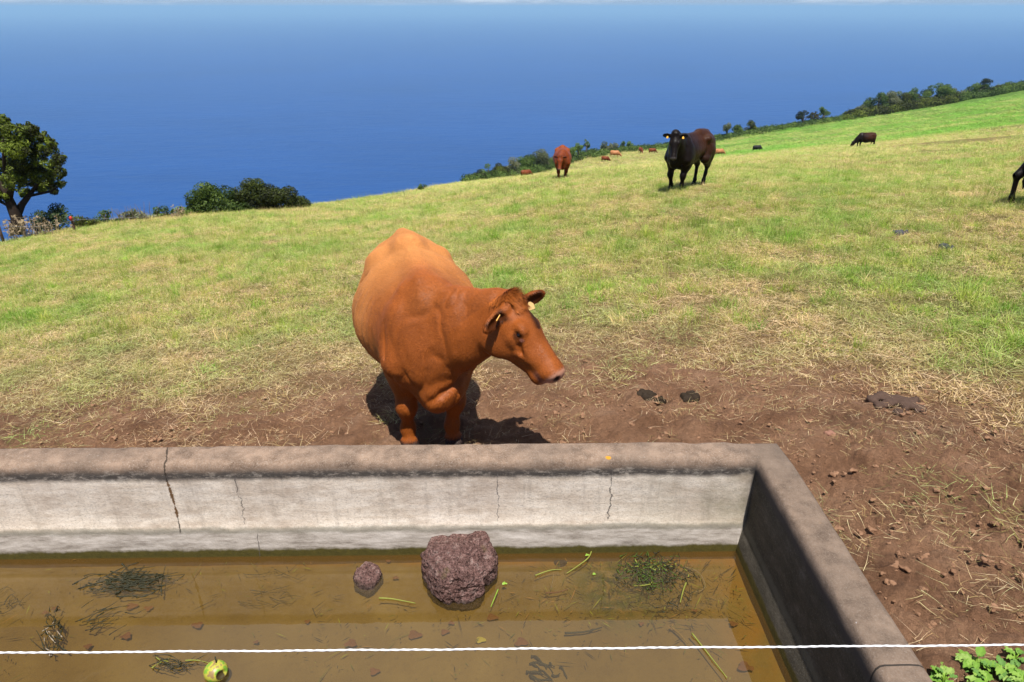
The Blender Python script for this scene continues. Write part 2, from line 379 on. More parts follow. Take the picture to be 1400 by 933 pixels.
def build_cow(name, label, O, heading, poll, F, L, coat, res=.02, size=1.0, fat=1.0, feet={}, tags=None, group=None, mat=None, tail='down', detail=True, muzzle=None, headk=1.0, earset=None, deep=1.0, folds=False, headw=1.0, hair=0):
    """O ground point (world), heading angle of the forward direction; everything else in body axes (x forward, y cow's left, z up) for a cow 1.25 m tall"""
    root = empty(name, O, label, 'cow', group, heading); ch, sh = math.cos(heading), math.sin(heading)
    S = size
    F = unit(F); L = np.array(L, float); L = unit(L-F*(L@F)); N = np.cross(F, L)   # face normal
    poll = np.array(poll, float)
    H = lambda f, l, n: poll+headk*(f*F+headw*(l*L+n*N)); HS = np.array([1, headw, headw])*headk
    HM = np.stack([F, L, N])
    lo = np.minimum([-1.08, -.62*max(1, fat), -.25], np.minimum(H(.6, 0, 0), poll)-.28); hi = np.maximum([.85, .62*max(1, fat), 1.4], np.maximum(H(.6, 0, 0), poll)+.28)
    v = Vol(lo, hi, res)
    # trunk
    v.ell((-.18, 0, .80+.14*(1-deep)*2), (.74, .36*fat, (.38+.05*(fat-1))*deep), k=.01)
    v.ell((-.12, 0, .76+.10*(1-deep)), (.55, .40*fat, .33*fat**.3*deep), k=.08)
    v.ell((.26, 0, .82), (.42, .29, .36), k=.12)
    v.ell((-.62, 0, .92), (.32, .27, .27), k=.12)
    v.cone((.36, 0, 1.13), (-.45, 0, 1.135), .085, .075, k=.09)
    v.cone((-.40, 0, 1.15), (-.84, 0, 1.14), .075, .05, k=.09)
    v.ell((.40, 0, 1.10), (.20, .10, .13), k=.09)
    for s in (-1, 1):
        v.ell((-.47, s*.235, 1.05), (.09, .06, .06), k=.10)
        v.ell((-.86, s*.12, .98), (.06, .05, .06), k=.09)
        v.ell((.43, s*.17, .80), (.15, .115, .31), k=.07)
        v.cone((.36, s*.11, 1.12), (.52, s*.22, .72), .06, .09, k=.06)
        v.ell((-.64, s*.17, .76), (.23, .13, .32), k=.08)
    v.ell((.52, 0, .70+.3*(1-deep)), (.22, .19*min(1, fat+.1), .25*deep), k=.08)
    v.ell((.64, 0, .55+.4*(1-deep)), (.13, .105, .12), k=.07)
    # neck
    A = H(-.03, 0, -.10); B = H(.10, 0, -.19); C = np.array([.42, 0, 1.0]); D = np.array([.56, 0, .76]); up = (0, 0, 1)
    m1 = (A*.5+C*.5)+np.array([.02, 0, .0]); m2 = B*.52+D*.48
    v.cone(C, m1, .155, .125, k=.1, sq=(up, 1.15)); v.cone(m1, A, .125, .09, k=.07)
    v.cone(D, m2, .17, .13, k=.1); v.cone(m2, B, .12, .075, k=.07)
    v.cone((C+D)*.5, (m1+m2)*.5, .19, .14, k=.1); v.cone((m1+m2)*.5, (A+B)*.5, .14, .095, k=.06)
    dl = m2+np.array([0, 0, -.10])
    v.cone((.66, 0, .60), dl, .05, .03, k=.07); v.cone(dl, H(.17, 0, -.23), .03, .025, k=.06)
    # head
    e = lambda c, r, k=.03, sub=False: v.ell(H(*c), np.array(r)*HS, HM, k, sub)
    cn = lambda a, c, ra, rb, k=.03, sub=False, sq=None: v.cone(H(*a), H(*c), ra*headk*headw, rb*headk*headw, k, sub, sq)
    e((.085, 0, -.085), (.125, .098, .092)); e((.19, 0, -.075), (.11, .095, .075), .05)
    e((0, 0, -.03), (.055, .07, .05), .04)
    cn((.20, 0, -.075), (.42, 0, -.066), .080, .060, .05)
    cn((.13, 0, -.205), (.42, 0, -.120), .055, .044, .06)
    for s in (-1, 1):
        e((.150, s*.050, -.155), (.120, .042, .105), .05)
        e((.182, s*.086, -.034), (.042, .022, .024), .03)
        cn((.20, s*.075, -.10), (.40, s*.040, -.085), .022, .02, .04)
    e((.468, 0, -.074), (.060, .074, .066), .03); e((.497, 0, -.058), (.042, .066, .046), .025); e((.448, 0, -.142), (.056, .050, .030), .025)
    for s in (-1, 1):
        fc = (.203, s*.108, -.058)
        e(fc, (.030, .012, .015), .010, True)
        cn((.172, s*.094, -.050), (.203, s*.098, -.041), .009, .010, .01); cn((.203, s*.098, -.041), (.236, s*.088, -.052), .010, .007, .01)
        cn((.176, s*.094, -.064), (.205, s*.096, -.076), .006, .007, .01); cn((.205, s*.096, -.076), (.236, s*.087, -.064), .007, .006, .01)
        if detail:
            e((.532, s*.042, -.050), (.018, .014, .017), .008, True)
            cn((.530, 0, -.108), (.500, s*.060, -.112), .007, .007, .006, True); cn((.500, s*.062, -.112), (.415, s*.068, -.122), .007, .005, .008, True)
            cn((.25, s*.088, -.088), (.31, s*.066, -.118), .010, .006, .03, True)
            cn((.27, s*.070, -.135), (.37, s*.056, -.100), .010, .009, .02)
        ED = unit(L*s*.95-N*.22-F*.12); base = H(.035, s*.080, -.055)
        Wd = unit(-F*.9+N*.3-ED*((-F*.9+N*.3)@ED)); T = np.cross(ED, Wd); T = T if T@(N*.8+F*.3) > 0 else -T
        k2 = headk
        if earset and s in earset:
            ED = unit(earset[s][0]); T = np.array(earset[s][1], float); T = unit(T-ED*(T@ED)); Wd = np.cross(T, ED); Wd = Wd if Wd[2] > 0 else -Wd
        EM = np.stack([ED, Wd, T]); v.cone(base-ED*.02, base+ED*.05, .035*k2, .032*k2, .02)
        v.ell(base+ED*.095*k2, np.array((.094, .048, max(.022, res*1.2)))*k2, EM, .015)
        if res < .02: v.ell(base+ED*.10*k2+T*.022*k2, np.array((.070, .034, .022))*k2, EM, .008, True)
        if s > 0: earL = (base, ED, Wd, T)
        else: earR = (base, ED, Wd, T)
    # legs
    fd = dict(fl=(.46, .165), fr=(.46, -.165), hl=(-.70, .17), hr=(-.70, -.17)); fd.update(feet); hoofs = []
    for key, p in fd.items():
        x, y = p[:2]
        wx, wy = O[0]+S*(x*ch-y*sh), O[1]+S*(x*sh+y*ch)
        z0 = ((gz(wx, wy)-O[2])/S if len(p) < 3 else p[2])-.01; s = 1 if key[1] == 'l' else -1
        hoofs.append((x, y, z0))
        if key[0] == 'f':
            dx, dy = x-.46, y-s*.165
            el = (.40+dx*.15, s*.17+dy*.15, .60); kn = (.47+dx*.55+(abs(dx) > .15)*.03, s*.17+dy*.6, .36+z0*.5); ft = (x-.03, y, z0+.13)
            v.cone((.42, s*.165, .76), el, .115, .090, k=.08, sq=((1, 0, 0), 1.25)); v.cone(el, kn, .088, .056, k=.07); v.ell(kn, (.051, .050, .072), k=.06)
            v.cone(kn, ft, .048, .039, k=.05); v.ell(ft, (.044, .043, .05), k=.05)
        else:
            dx, dy = x+.70, y-s*.17
            st = (-.44+dx*.2, s*.21, .62); hk = (-.80+dx*.75, s*.17+dy*.6, .44+z0*.5); ft = (x-.03, y, z0+.13)
            v.cone((-.58, s*.17, .80), st, .15, .10, k=.06); v.cone((-.68, s*.18, .74), hk, .13, .05, k=.06, sq=((1, 0, 0), 1.2)); v.cone(st, hk, .08, .045, k=.08)
            v.ell(hk, (.06, .04, .065), k=.03); v.cone(hk, ft, .042, .036, k=.03); v.ell(ft, (.046, .044, .05), k=.03)
        v.cone(ft, (x, y, z0+.06), .038, .044, k=.02)
        for q in (-1, 1): v.cone((x+.0, y+q*.022, z0+.055), (x+.035, y+q*.024, z0+.022), .036, .030, k=.006)
        v.ell((x+.01, y, z0-.03), (.12, .10, .036), k=.004, sub=True)
    # belly underside, navel fold, tail
    v.cone((-.05, 0, .42+.7*(1-deep)), (-.30, 0, .44+.7*(1-deep)), .05, .05, k=.08)
    if detail:
        for s in (-1, 1):
            v.cone((.27, s*.33*fat, .98), (.30, s*.34*fat, .62), .02, .02, k=.04, sub=True)
            v.cone((-.30, s*.33, 1.02), (-.44, s*.33, .72), .02, .03, k=.05, sub=True)
            v.cone((.64, s*.09, .72), (.56, s*.17, .62), .014, .014, k=.03, sub=True)
    if folds:
        v.ell((.65, .06, .58), (.095, .12, .10), k=.08)
        v.ell((.60, .16, .61), (.055, .05, .065), k=.06)
        for a, c, r in (((.76, -.12, .52), (.77, .02, .62), .016), ((.77, .02, .62), (.72, .15, .68), .014), ((.72, .15, .68), (.60, .24, .72), .012), ((.66, -.16, .60), (.70, -.10, .50), .02),
                        ((.46, -.29, .98), (.56, -.27, .66), .012), ((.60, -.22, 1.0), (.70, -.17, .80), .010)):
            v.cone(a, c, r, r*.8, k=.035, sub=True)
        v.cone((.18, .0, 1.19), (.40, -.02, 1.205), .030, .035, k=.05)
        for q in range(5): x_ = -.42+q*.14; v.cone((x_, -.36*fat, 1.02), (x_+.05, -.43*fat, .72), .012, .012, k=.05, sub=True)
    tl = [(-.84, 0, 1.13), (-.92, 0, 1.07), (-.955, 0, .95), (-.96, .01, .75), (-.95, .02, .5)]
    if tail == 'swing': tl = [(-.84, 0, 1.13), (-.92, 0, 1.07), (-.94, .03, .9), (-.86, .10, .6), (-.72, .14, .42)]
    for a, c in zip(tl[:-1], tl[1:]): v.cone(a, c, .032, .022, k=.02)
    tt = np.array(tl[-1]); v.cone(tt, tt+(0, .01, -.18), .03, .035, k=.02); v.cone(tt+(0, .01, -.18), tt+(0, 0, -.30), .035, .012, k=.02)
    V, Q = v.mesh()
    if detail:
        A3 = V[Q[:, 0]]; n3 = np.cross(V[Q[:, 2]]-A3, V[Q[:, 3]]-V[Q[:, 1]]); n3 /= np.maximum(np.linalg.norm(n3, axis=1), 1e-9)[:, None]; VN = np.zeros_like(V)
        for j in range(4): np.add.at(VN, Q[:, j], n3)
        VN /= np.maximum(np.linalg.norm(VN, axis=1, keepdims=True), 1e-9); x_, y_, z_ = V.T; qq_ = np.linalg.norm((V-poll) @ HM.T/HS-[.25, 0, -.1], axis=1)
        hm = sstep(.30, .42, qq_); lgm = sstep(.45, .65, z_)
        dsp = .010*fbm(x_*5, y_*5, z_*5, 3, 81)*hm*lgm + .0025*fbm(x_*16, y_*16, z_*16, 2, 84)*hm
        nk = sstep(.42, .60, x_)*hm*lgm; rd_ = 1-np.minimum(1, np.abs(fbm(x_*6+z_*2.0, y_*6, z_*2.2-x_*3, 2, 87))*5); dsp = dsp-.010*rd_*nk
        rb = sstep(-.55, -.40, x_)*(1-sstep(.12, .28, x_))*sstep(.12, .26, np.abs(y_))*sstep(.45, .6, z_)*(1-sstep(.98, 1.1, z_)); dsp = dsp+.0035*np.sin((x_+z_*.25)*2*math.pi/.085)*rb
        V = V+VN*dsp[:, None]
    # coat colours (belonging to the hide)
    c1, c2, c3 = [np.array(c) for c in coat]               # back, front and neck, legs
    q = (V-poll) @ HM.T/HS; hd = (q[:, 0] > -.03) & (np.abs(q[:, 1]) < .3) & (np.linalg.norm(q-[.25, 0, -.1], axis=1) < .42)
    n = fbm(V[:, 0]*3, V[:, 1]*3, V[:, 2]*3, 3, 5)
    f = sstep(-.25, .62, V[:, 0]+n*.30)*.95; f = np.maximum(f, (1-sstep(.6, .95, V[:, 2]+n*.1))*.55)
    col = c1*(1-f[:, None])+c2*f[:, None]
    lg = (1-sstep(.30, .62, V[:, 2]+n*.05))*((V[:, 0] < .62)); lg[hd] = 0; col = col*(1-lg[:, None])+c3*lg[:, None]
    tip = (V[:, 0] < -.88) & (V[:, 2] < .5); col[tip] = c3*.7
    for hx, hy, hz in hoofs:
        r = np.hypot(V[:, 0]-hx, V[:, 1]-hy); g = (1-sstep(.055, .08, V[:, 2]-hz))*(r < .13); col = col*(1-g[:, None])+np.array((.035, .022, .018))*g[:, None]
    if detail:
        mz = sstep(.478, .512, q[:, 0])*hd*(np.abs(q[:, 1]) < .12); mc = np.array(muzzle or (.46, .23, .15)); col = col*(1-mz[:, None])+mc*mz[:, None]
        lp = hd*(1-sstep(.008, .022, np.abs(q[:, 2]+.114)))*sstep(.40, .44, q[:, 0]); col = col*(1-.45*lp[:, None])+np.array((.22, .10, .08))*.45*lp[:, None]
        pk_ = hd*(1-sstep(.010, .026, np.linalg.norm((q-np.array([.515, -.035, -.104])), axis=1))); col = col*(1-.8*pk_[:, None])+np.array((.62, .30, .26))*.8*pk_[:, None]
        fr = hd*(1-sstep(.02, .07, np.abs(q[:, 1])))*sstep(-.02, .0, q[:, 2]+.045)*(1-sstep(.25, .36, q[:, 0])); col = col*(1-.25*fr[:, None])
        for s in (-1, 1):
            d = np.linalg.norm(q-np.array([.203, s*.098, -.060]), axis=1); g = hd*(1-sstep(.018, .036, d)); col = col*(1-.75*g[:, None])
            d = np.linalg.norm(q-np.array([.236, s*.090, -.062]), axis=1); g = hd*(1-sstep(.006, .015, d)); col = col*(1-.6*g[:, None])+np.array((.45, .20, .16))*.6*g[:, None]
            d = np.linalg.norm((q-np.array([.53, s*.042, -.050]))/[1, 1, 1], axis=1); g = (1-sstep(.013, .024, d)); col = col*(1-.93*g[:, None])
        for base, ED, Wd, T in (earL, earR):
            p = V-base; g = (1-sstep(.03, .045, np.abs(p@Wd)/headk))*sstep(.01, .04, p@ED)*(1-sstep(.15, .18, p@ED))*((p@T) > -.002)*hd.astype(float)
            g = g*(np.linalg.norm(p, axis=1) < .24); col = col*(1-.78*g[:, None])
    if hair:
        A3 = V[Q[:, 0]]; n3 = np.cross(V[Q[:, 2]]-A3, V[Q[:, 3]]-V[Q[:, 1]]); ar = np.linalg.norm(n3, axis=1); n3 /= np.maximum(ar, 1e-9)[:, None]
        VN = np.zeros_like(V)
        for j in range(4): np.add.at(VN, Q[:, j], n3)
        for _ in range(2):
            W2 = np.zeros_like(V); C4 = VN[Q].mean(1)
            for j in range(4): np.add.at(W2, Q[:, j], C4)
            VN = W2/np.maximum(np.linalg.norm(W2, axis=1, keepdims=True), 1e-9)
        g = np.random.default_rng(3); pk = g.choice(len(Q), hair, p=ar/ar.sum()); wq = g.random((hair, 2)); w4 = np.stack([(1-wq[:, 0])*(1-wq[:, 1]), wq[:, 0]*(1-wq[:, 1]), wq[:, 0]*wq[:, 1], (1-wq[:, 0])*wq[:, 1]], 1)[..., None]
        P0 = (V[Q[pk]]*w4).sum(1); Nn = (VN[Q[pk]]*w4).sum(1); cc = (col[Q[pk]]*w4).sum(1)
        qh = (P0-poll) @ HM.T/HS; ish = (np.linalg.norm(qh-[.25, 0, -.1], axis=1) < .40) & (qh[:, 0] > -.05)
        low_ = P0[:, 2] < .60
        cm = np.where(ish[:, None], F[None], np.where(low_[:, None], np.array([[0, 0, -1.]]), np.array([[-.75, 0, -.65]]))) + .45*np.stack([fbm(P0[:, 0]*5, P0[:, 1]*5, P0[:, 2]*5, 2, k) for k in (61, 62, 63)], 1)
        cm = cm-(cm*Nn).sum(1, keepdims=True)*Nn+g.normal(0, .22, (hair, 3)); cm = cm-(cm*Nn).sum(1, keepdims=True)*Nn; cm /= np.maximum(np.linalg.norm(cm, axis=1, keepdims=True), 1e-6)
        ln = np.where(ish, .010, .015)*g.uniform(.6, 1.3, hair); tuft = ish & (qh[:, 0] < .075) & (np.abs(qh[:, 1]) < .075) & (qh[:, 2] > -.10); ln = np.where(tuft, g.uniform(.018, .045, hair), ln)
        skip = (ish & (qh[:, 0] > .490)) | (np.linalg.norm(qh-[.204, -.0865, -.058], axis=1) < .027) | (np.linalg.norm(qh-[.204, .0865, -.058], axis=1) < .027); lift = np.where(tuft, .55, .16)
        sd = np.cross(cm, Nn)*np.where(tuft, .0016, .0013)[:, None]; tip = P0+(cm+Nn*lift[:, None])*ln[:, None]; b0 = P0-Nn*.001
        HV = np.stack([b0-sd, b0+sd, tip+sd*.25, tip-sd*.25], 1)[~skip].reshape(-1, 3)*S
        sh = np.exp(g.normal(0, .13, hair))*(1+.30*fbm(P0[:, 0]*5, P0[:, 1]*5, P0[:, 2]*5, 4, 71)); cc = cc*sh[:, None]; cc[tuft] = cc[tuft]*1.12+(.02, .008, .0)
        ho = link('hair_coat', mesh_np('hair_coat', HV, np.arange(len(HV)).reshape(-1, 4), np.repeat(cc[~skip], 4, 0), False), M_FUR, root)
    V = V*S
    m = mesh_np('body', V, Q, col)
    body = link('body', m, mat or M_COAT, root)
    sm = body.modifiers.new('smooth', 'SMOOTH'); sm.factor = .5; sm.iterations = 3 if res < .012 else 1
    if detail:
        for s in (-1, 1):
            vv, qq = sphere_np(S*H(.204, s*.0885, -.058), .0195*S*headk); eo = link('eye', mesh_np('eye', vv, qq), M_EYE, root)
    if tags:
        for s, mt, ang in tags:
            base, ED, Wd, T = earL if s > 0 else earR
            c = base+ED*.075+T*.012-Wd*.008; dn = unit(-Wd*math.cos(ang)+T*math.sin(ang)+np.array([0, 0, -.3])); sd = unit(np.cross(dn, T)); th = np.cross(dn, sd)*.002
            prof = [(-.006, 0), (.006, 0), (.020, .016), (.020, .048), (-.020, .048), (-.020, .016)]
            pv_ = [c+sd*a*1.0+dn*b_ for a, b_ in prof]; vv = np.array([p+th for p in pv_]+[p-th for p in pv_])
            bm_ = bpy.data.meshes.new('ear_tag'); bm_.from_pydata([tuple(x*S) for x in vv], [], [tuple(range(6)), tuple(range(11, 5, -1))]+[(i, i+6, (i+1) % 6+6, (i+1) % 6) for i in range(6)])
            link('ear_tag', bm_, mt, root)
    root['_H'] = 0; del root['_H']
    return root, H, HM, (earL, earR)

def w2b(p, O, heading, S=1.0):
    d = Vector(p)-Vector(O); ch, sh = math.cos(heading), math.sin(heading)
    return np.array([(d.x*ch+d.y*sh)/S, (-d.x*sh+d.y*ch)/S, d.z/S])
def d2b(v, heading): ch, sh = math.cos(heading), math.sin(heading); return np.array([v[0]*ch+v[1]*sh, -v[0]*sh+v[1]*ch, v[2]])
#COW_DEF_END
# ------------------------------------------------------------------ concrete trough
def concrete():
    b = NB('old_concrete'); geo = b.n('NewGeometry'); pos = geo.outputs['Position']; sp = b.n('SeparateXYZ'); b.l(pos, sp.inputs[0]); X, Y, Zc = sp.outputs
    grain = b.noise(160, 6, .75); mid = b.noise(11, 8, .68); big = b.noise(1.7, 4)
    cap = b.mix(b.ramp(mid, [(.32, 0), (.66, 1)]), (.090, .055, .035), (.30, .205, .142)); cap = b.mix(b.ramp(grain, [(.46, 0), (.74, .8)]), cap, (.36, .29, .23))
    cap = b.mix(b.math('MULTIPLY', b.ramp(b.noise(2.3, 5), [(.45, 0), (.7, 1)]), .55), cap, (.13, .10, .078))
    fl = b.ramp(b.noise(95, 5, .8), [(.60, 0), (.68, 1)]); cap = b.mix(b.math('MULTIPLY', fl, .6), cap, (.50, .44, .37))
    rg = b.n('MapRange'); b.l(X, rg.inputs[0]); rg.inputs[1].default_value = 1.08; rg.inputs[2].default_value = 1.2; rg.inputs[4].default_value = .5; cap = b.mix(rg.outputs[0], cap, b.mix(mid, (.055, .040, .028), (.17, .13, .10)))
    st = b.math('ADD', b.math('MULTIPLY', b.noise(6, 9, .75, sc3=(.5, .5, 4)), .6), b.math('MULTIPLY', b.noise(22, 8, .8, sc3=(.8, .8, 1.6)), .4)); wall = b.ramp(st, [(.28, (.40, .33, .27)), (.42, (.70, .62, .53)), (.54, (.86, .80, .72)), (.70, (.95, .92, .87))])
    wall = b.mix(b.math('MULTIPLY', b.ramp(b.noise(90, 5, .8, sc3=(1, 1, 1.6)), [(.5, 0), (.62, 1)]), .45), wall, (.24, .215, .18))
    wall = b.mix(b.math('MULTIPLY', b.ramp(big, [(.5, 0), (.7, 1)]), .5), wall, (.58, .50, .44))
    wall = b.mix(b.math('MULTIPLY', b.ramp(b.noise(3.2, 7, .7, sc3=(1, 1, 1.6)), [(.46, 0), (.66, 1)]), .62), wall, (.40, .32, .255))
    wall = b.mix(b.math('MULTIPLY', b.ramp(b.noise(5, 6, .7, sc3=(3, 3, .35)), [(.52, 0), (.70, 1)]), .45), wall, (.33, .29, .25))
    wall = b.mix(b.math('MULTIPLY', b.ramp(b.noise(45, 7, .85, sc3=(.8, .8, 1.2)), [(.56, 0), (.66, 1)]), .5), wall, (.93, .90, .84))
    wall = b.mix(1, wall, (1.04, .985, .915), 'MULTIPLY')
    gn = b.n('MapRange'); b.l(X, gn.inputs[0]); gn.inputs[1].default_value = .45; gn.inputs[2].default_value = 1.15; gn.inputs[4].default_value = .55
    wall = b.mix(b.math('MULTIPLY', gn.outputs[0], b.ramp(b.noise(4, 6, .7), [(.35, .1), (.65, 1)])), wall, (.19, .185, .10))
    # the side walls are grimier with algae, their shade also darkened into the colour
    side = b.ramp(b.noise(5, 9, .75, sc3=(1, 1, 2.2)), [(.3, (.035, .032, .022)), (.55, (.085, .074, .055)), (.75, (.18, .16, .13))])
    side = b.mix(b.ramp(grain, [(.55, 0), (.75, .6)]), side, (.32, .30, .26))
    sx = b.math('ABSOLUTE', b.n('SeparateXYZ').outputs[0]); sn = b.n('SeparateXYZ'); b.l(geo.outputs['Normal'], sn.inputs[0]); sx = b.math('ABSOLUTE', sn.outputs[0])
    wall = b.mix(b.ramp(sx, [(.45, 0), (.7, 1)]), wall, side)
    # levels: z in metres with a wavy edge
    wz = b.math('ADD', Zc, b.math('MULTIPLY', b.math('SUBTRACT', b.noise(7, 6, .7), .5), .045))
    def band(z, lo, hi, v0=0., v1=1.):
        m = b.n('MapRange', interpolation_type='SMOOTHSTEP'); b.l(z, m.inputs[0]); m.inputs[1].default_value = lo; m.inputs[2].default_value = hi; m.inputs[3].default_value = v0; m.inputs[4].default_value = v1; return m.outputs[0]
    chip = b.ramp(b.noise(34, 8, .8, sc3=(.6, .6, 1.4)), [(.50, 1), (.72, .35)])
    c = b.mix(band(wz, -1.995, -1.965), wall, (.075, .064, .055))                      # black tide under the rim
    blk = b.math('MULTIPLY', band(wz, -2.01, -1.975), chip); c = b.mix(blk, wall, (.075, .064, .055))
    c = b.mix(band(wz, -1.965, -1.925), c, cap)
    low = b.ramp(b.noise(20, 6, .7, sc3=(.4, .4, 2)), [(.3, (.20, .17, .14)), (.5, (.39, .345, .30)), (.7, (.55, .50, .45))])
    lowm = b.math('MULTIPLY', band(wz, -2.30, -2.275, 1, 0), b.ramp(sx, [(.45, 1), (.7, .0)])); c = b.mix(lowm, c, low)
    line = b.math('MULTIPLY', band(wz, -2.265, -2.285), band(wz, -2.315, -2.295)); c = b.mix(b.math('MULTIPLY', line, .6), c, (.15, .14, .10))
    alg = b.mix(b.noise(40, 5, .7), (.028, .024, .006), (.105, .085, .015)); c = b.mix(band(wz, -2.378, -2.398), c, alg)
    och = b.mix(b.noise(9, 5), (.22, .10, .01), (.12, .08, .012)); c = b.mix(band(Zc, -2.425, -2.437), c, och)
    # cracks in the far wall
    inner = band(Y, 2.50, 2.55)
    for x0, z0, z1, wd, colr, amp in ((-1.615, -2.31, -1.85, .006, (.03, .022, .015), .02), (-1.615, -2.22, -1.99, .010, (.17, .085, .03), .02), (-1.30, -2.27, -1.95, .0035, (.12, .10, .09), .16), (-1.24, -2.45, -2.30, .003, (.08, .07, .06), .05),
                                      (-.07, -2.26, -1.96, .003, (.15, .13, .12), .10), (.47, -2.27, -1.93, .004, (.12, .105, .09), .13)):
        wob = b.math('MULTIPLY', b.math('SUBTRACT', b.noise(3.1 if wd > .004 else 5, 5, .7, sc3=(0, 0, 1)), .5), amp)
        dd = b.math('ABSOLUTE', b.math('SUBTRACT', b.math('ADD', b.math('ADD', X, wob), b.math('MULTIPLY', b.math('MAXIMUM', b.math('SUBTRACT', Y, 2.625), 0), .42)), x0)); mk = b.math('LESS_THAN', dd, b.math('MULTIPLY', b.ramp(b.noise(38, 5, .8), [(.36, 0), (.62, 1)]), wd*1.15))
        mk = b.math('MULTIPLY', mk, b.math('MULTIPLY', band(Zc, z0, z0+.02), band(Zc, z1, z1-.02))); c = b.mix(b.math('MULTIPLY', b.math('MULTIPLY', mk, inner), .85), c, colr)
    wobj = b.math('MULTIPLY', b.math('SUBTRACT', b.noise(4, 3, sc3=(1, 0, 0)), .5), .02)     # joint across the right rim
    mk = b.math('LESS_THAN', b.math('ABSOLUTE', b.math('SUBTRACT', b.math('ADD', Y, wobj), 1.512)), .0035); c = b.mix(b.math('MULTIPLY', mk, b.math('MULTIPLY', band(X, 1.10, 1.12), .9)), c, (.02, .017, .014))
    # lichen and bird lime on the rim
    lic = b.math('MULTIPLY', b.ramp(b.noise(7.5, 2, .4), [(.745, 0), (.76, 1)]), band(Zc, -1.93, -1.91)); c = b.mix(lic, c, (.50, .24, .02))
    lim = b.math('MULTIPLY', b.ramp(b.noise(13, 5, .7, sc3=(1.5, .8, 1)), [(.70, 0), (.73, 1)]), b.math('MULTIPLY', band(Zc, -1.93, -1.91), band(Y, 2.0, 1.5))); c = b.mix(lim, c, (.62, .62, .64))
    b.base(c, .88, .25); b.bump(grain, .5, .004, b.bump(mid, .45, .012)); return b.m
M_CONC = concrete()
def trough():
    root = empty('water_trough', (0, 2.6, ZR-.6), 'long weathered concrete cattle trough full of brown water', 'trough', rz=R(.9))
    # section: (offset outward from the inner face, z)
    pr = [(-.045, -2.62), (-.042, -2.46), (-.035, -2.40), (-.020, -2.33), (-.006, -2.285), (0, -2.26), (.004, -2.20), (.003, -2.12), (.001, -2.04), (0, -1.97), (.001, -1.94), (.006, -1.918), (.015, -1.906), (.030, -1.901),
          (.085, -1.899), (.115, -1.900), (.142, -1.903), (.158, -1.912), (.168, -1.93), (.175, -1.96), (.18, -2.10), (.19, -2.4), (.20, -3.2)]
    def ring():
        pts = []                                          # walk round the inner rectangle
        def seg(a, c, nrm):
            n = max(2, int(math.dist(a, c)/.035))
            for i in range(n): t = i/n; pts.append((a[0]+(c[0]-a[0])*t, a[1]+(c[1]-a[1])*t, nrm, i == 0))
        A, B_, C_, D_ = (TX0, TY0), (TX1, TY0), (TX1, TY1), (TX0, TY1)
        seg(A, B_, (0, -1)); seg(B_, C_, (1, 0)); seg(C_, D_, (0, 1)); seg(D_, A, (-1, 0)); return pts
    pts = ring(); V = []
    for k, (x, y, nm, corner) in enumerate(pts):
        if corner: pn = pts[k-1][2]; nm = (nm[0]+pn[0], nm[1]+pn[1])
        for o, z in pr:
            oo = o
            if corner and o > .1: oo = o-.012
            V.append((x+nm[0]*oo, y+nm[1]*oo, z))
    V = np.array(V); a = len(pts); c = len(pr)
    dn = fbm(V[:, 0]*3, V[:, 1]*3, V[:, 2]*3, 4, 41)*.003+fbm(V[:, 0]*14, V[:, 1]*14, V[:, 2]*14, 3, 43)*.003
    dn -= np.maximum(0, fbm(V[:, 0]*9, V[:, 1]*9, V[:, 2]*9, 3, 47)-.36)*.035*(V[:, 2] > -1.93)
    V[:, 2] += dn*(V[:, 2] > -2.0); V[:, 1] += dn*.6; V[:, 0] += dn*.4
    i = np.arange(a*c).reshape(a, c); j = np.roll(i, -1, 0)
    Q = np.stack([i[:, :-1], j[:, :-1], j[:, 1:], i[:, 1:]], -1).reshape(-1, 4)
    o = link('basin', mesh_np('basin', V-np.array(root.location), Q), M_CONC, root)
    # silt on the bottom
    b = NB('silt'); n1 = b.noise(2.2, 6, .6); n2 = b.noise(45, 6, .7)
    c_ = b.ramp(n1, [(.3, (.135, .085, .022)), (.55, (.195, .130, .038)), (.75, (.25, .175, .058))]); c_ = b.mix(b.math('MULTIPLY', b.ramp(n2, [(.55, 0), (.75, 1)]), .5), c_, (.07, .04, .015))
    sp = b.n('SeparateXYZ'); b.l(b.pos(), sp.inputs[0])
    def band(z, lo, hi):
        m = b.n('MapRange', interpolation_type='SMOOTHSTEP'); b.l(z, m.inputs[0]); m.inputs[1].default_value = lo; m.inputs[2].default_value = hi; return m.outputs[0]
    c_ = b.mix(b.math('MULTIPLY', b.ramp(b.noise(8, 5), [(.35, .2), (.6, 1)]), band(sp.outputs[1], 2.52, 2.575)), c_, (.27, .125, .014))
    c_ = b.mix(b.math('MULTIPLY', b.ramp(b.noise(6, 5), [(.42, 0), (.62, .8)]), band(sp.outputs[0], .85, 1.1)), c_, (.26, .125, .018))
    gx = b.n('VectorMath', operation='DISTANCE'); b.l(b.pos(), gx.inputs[0]); gx.inputs[1].default_value = (.50, 2.40, -2.55)
    ag = b.math('MULTIPLY', b.math('SUBTRACT', 1, band(gx.outputs['Value'], .06, .34)), b.ramp(b.noise(14, 7, .75), [(.36, 0), (.55, 1)])); c_ = b.mix(ag, c_, (.035, .055, .004))
    c_ = b.mix(b.math('MULTIPLY', b.ramp(b.noise(19, 7, .8), [(.62, 0), (.72, 1)]), .6), c_, (.06, .055, .008))
    b.base(c_, .9, .1); b.bump(n2, .5, .006)
    x, y = np.meshgrid(np.linspace(TX0-.05, TX1+.05, 150), np.linspace(TY0-.05, TY1+.05, 60)); z = -2.478+fbm(x*3, y*3, o=3, seed=50)*.012-ZR+.6-0
    V = np.stack([x, y-2.6, z], -1).reshape(-1, 3); i = np.arange(x.size).reshape(x.shape)
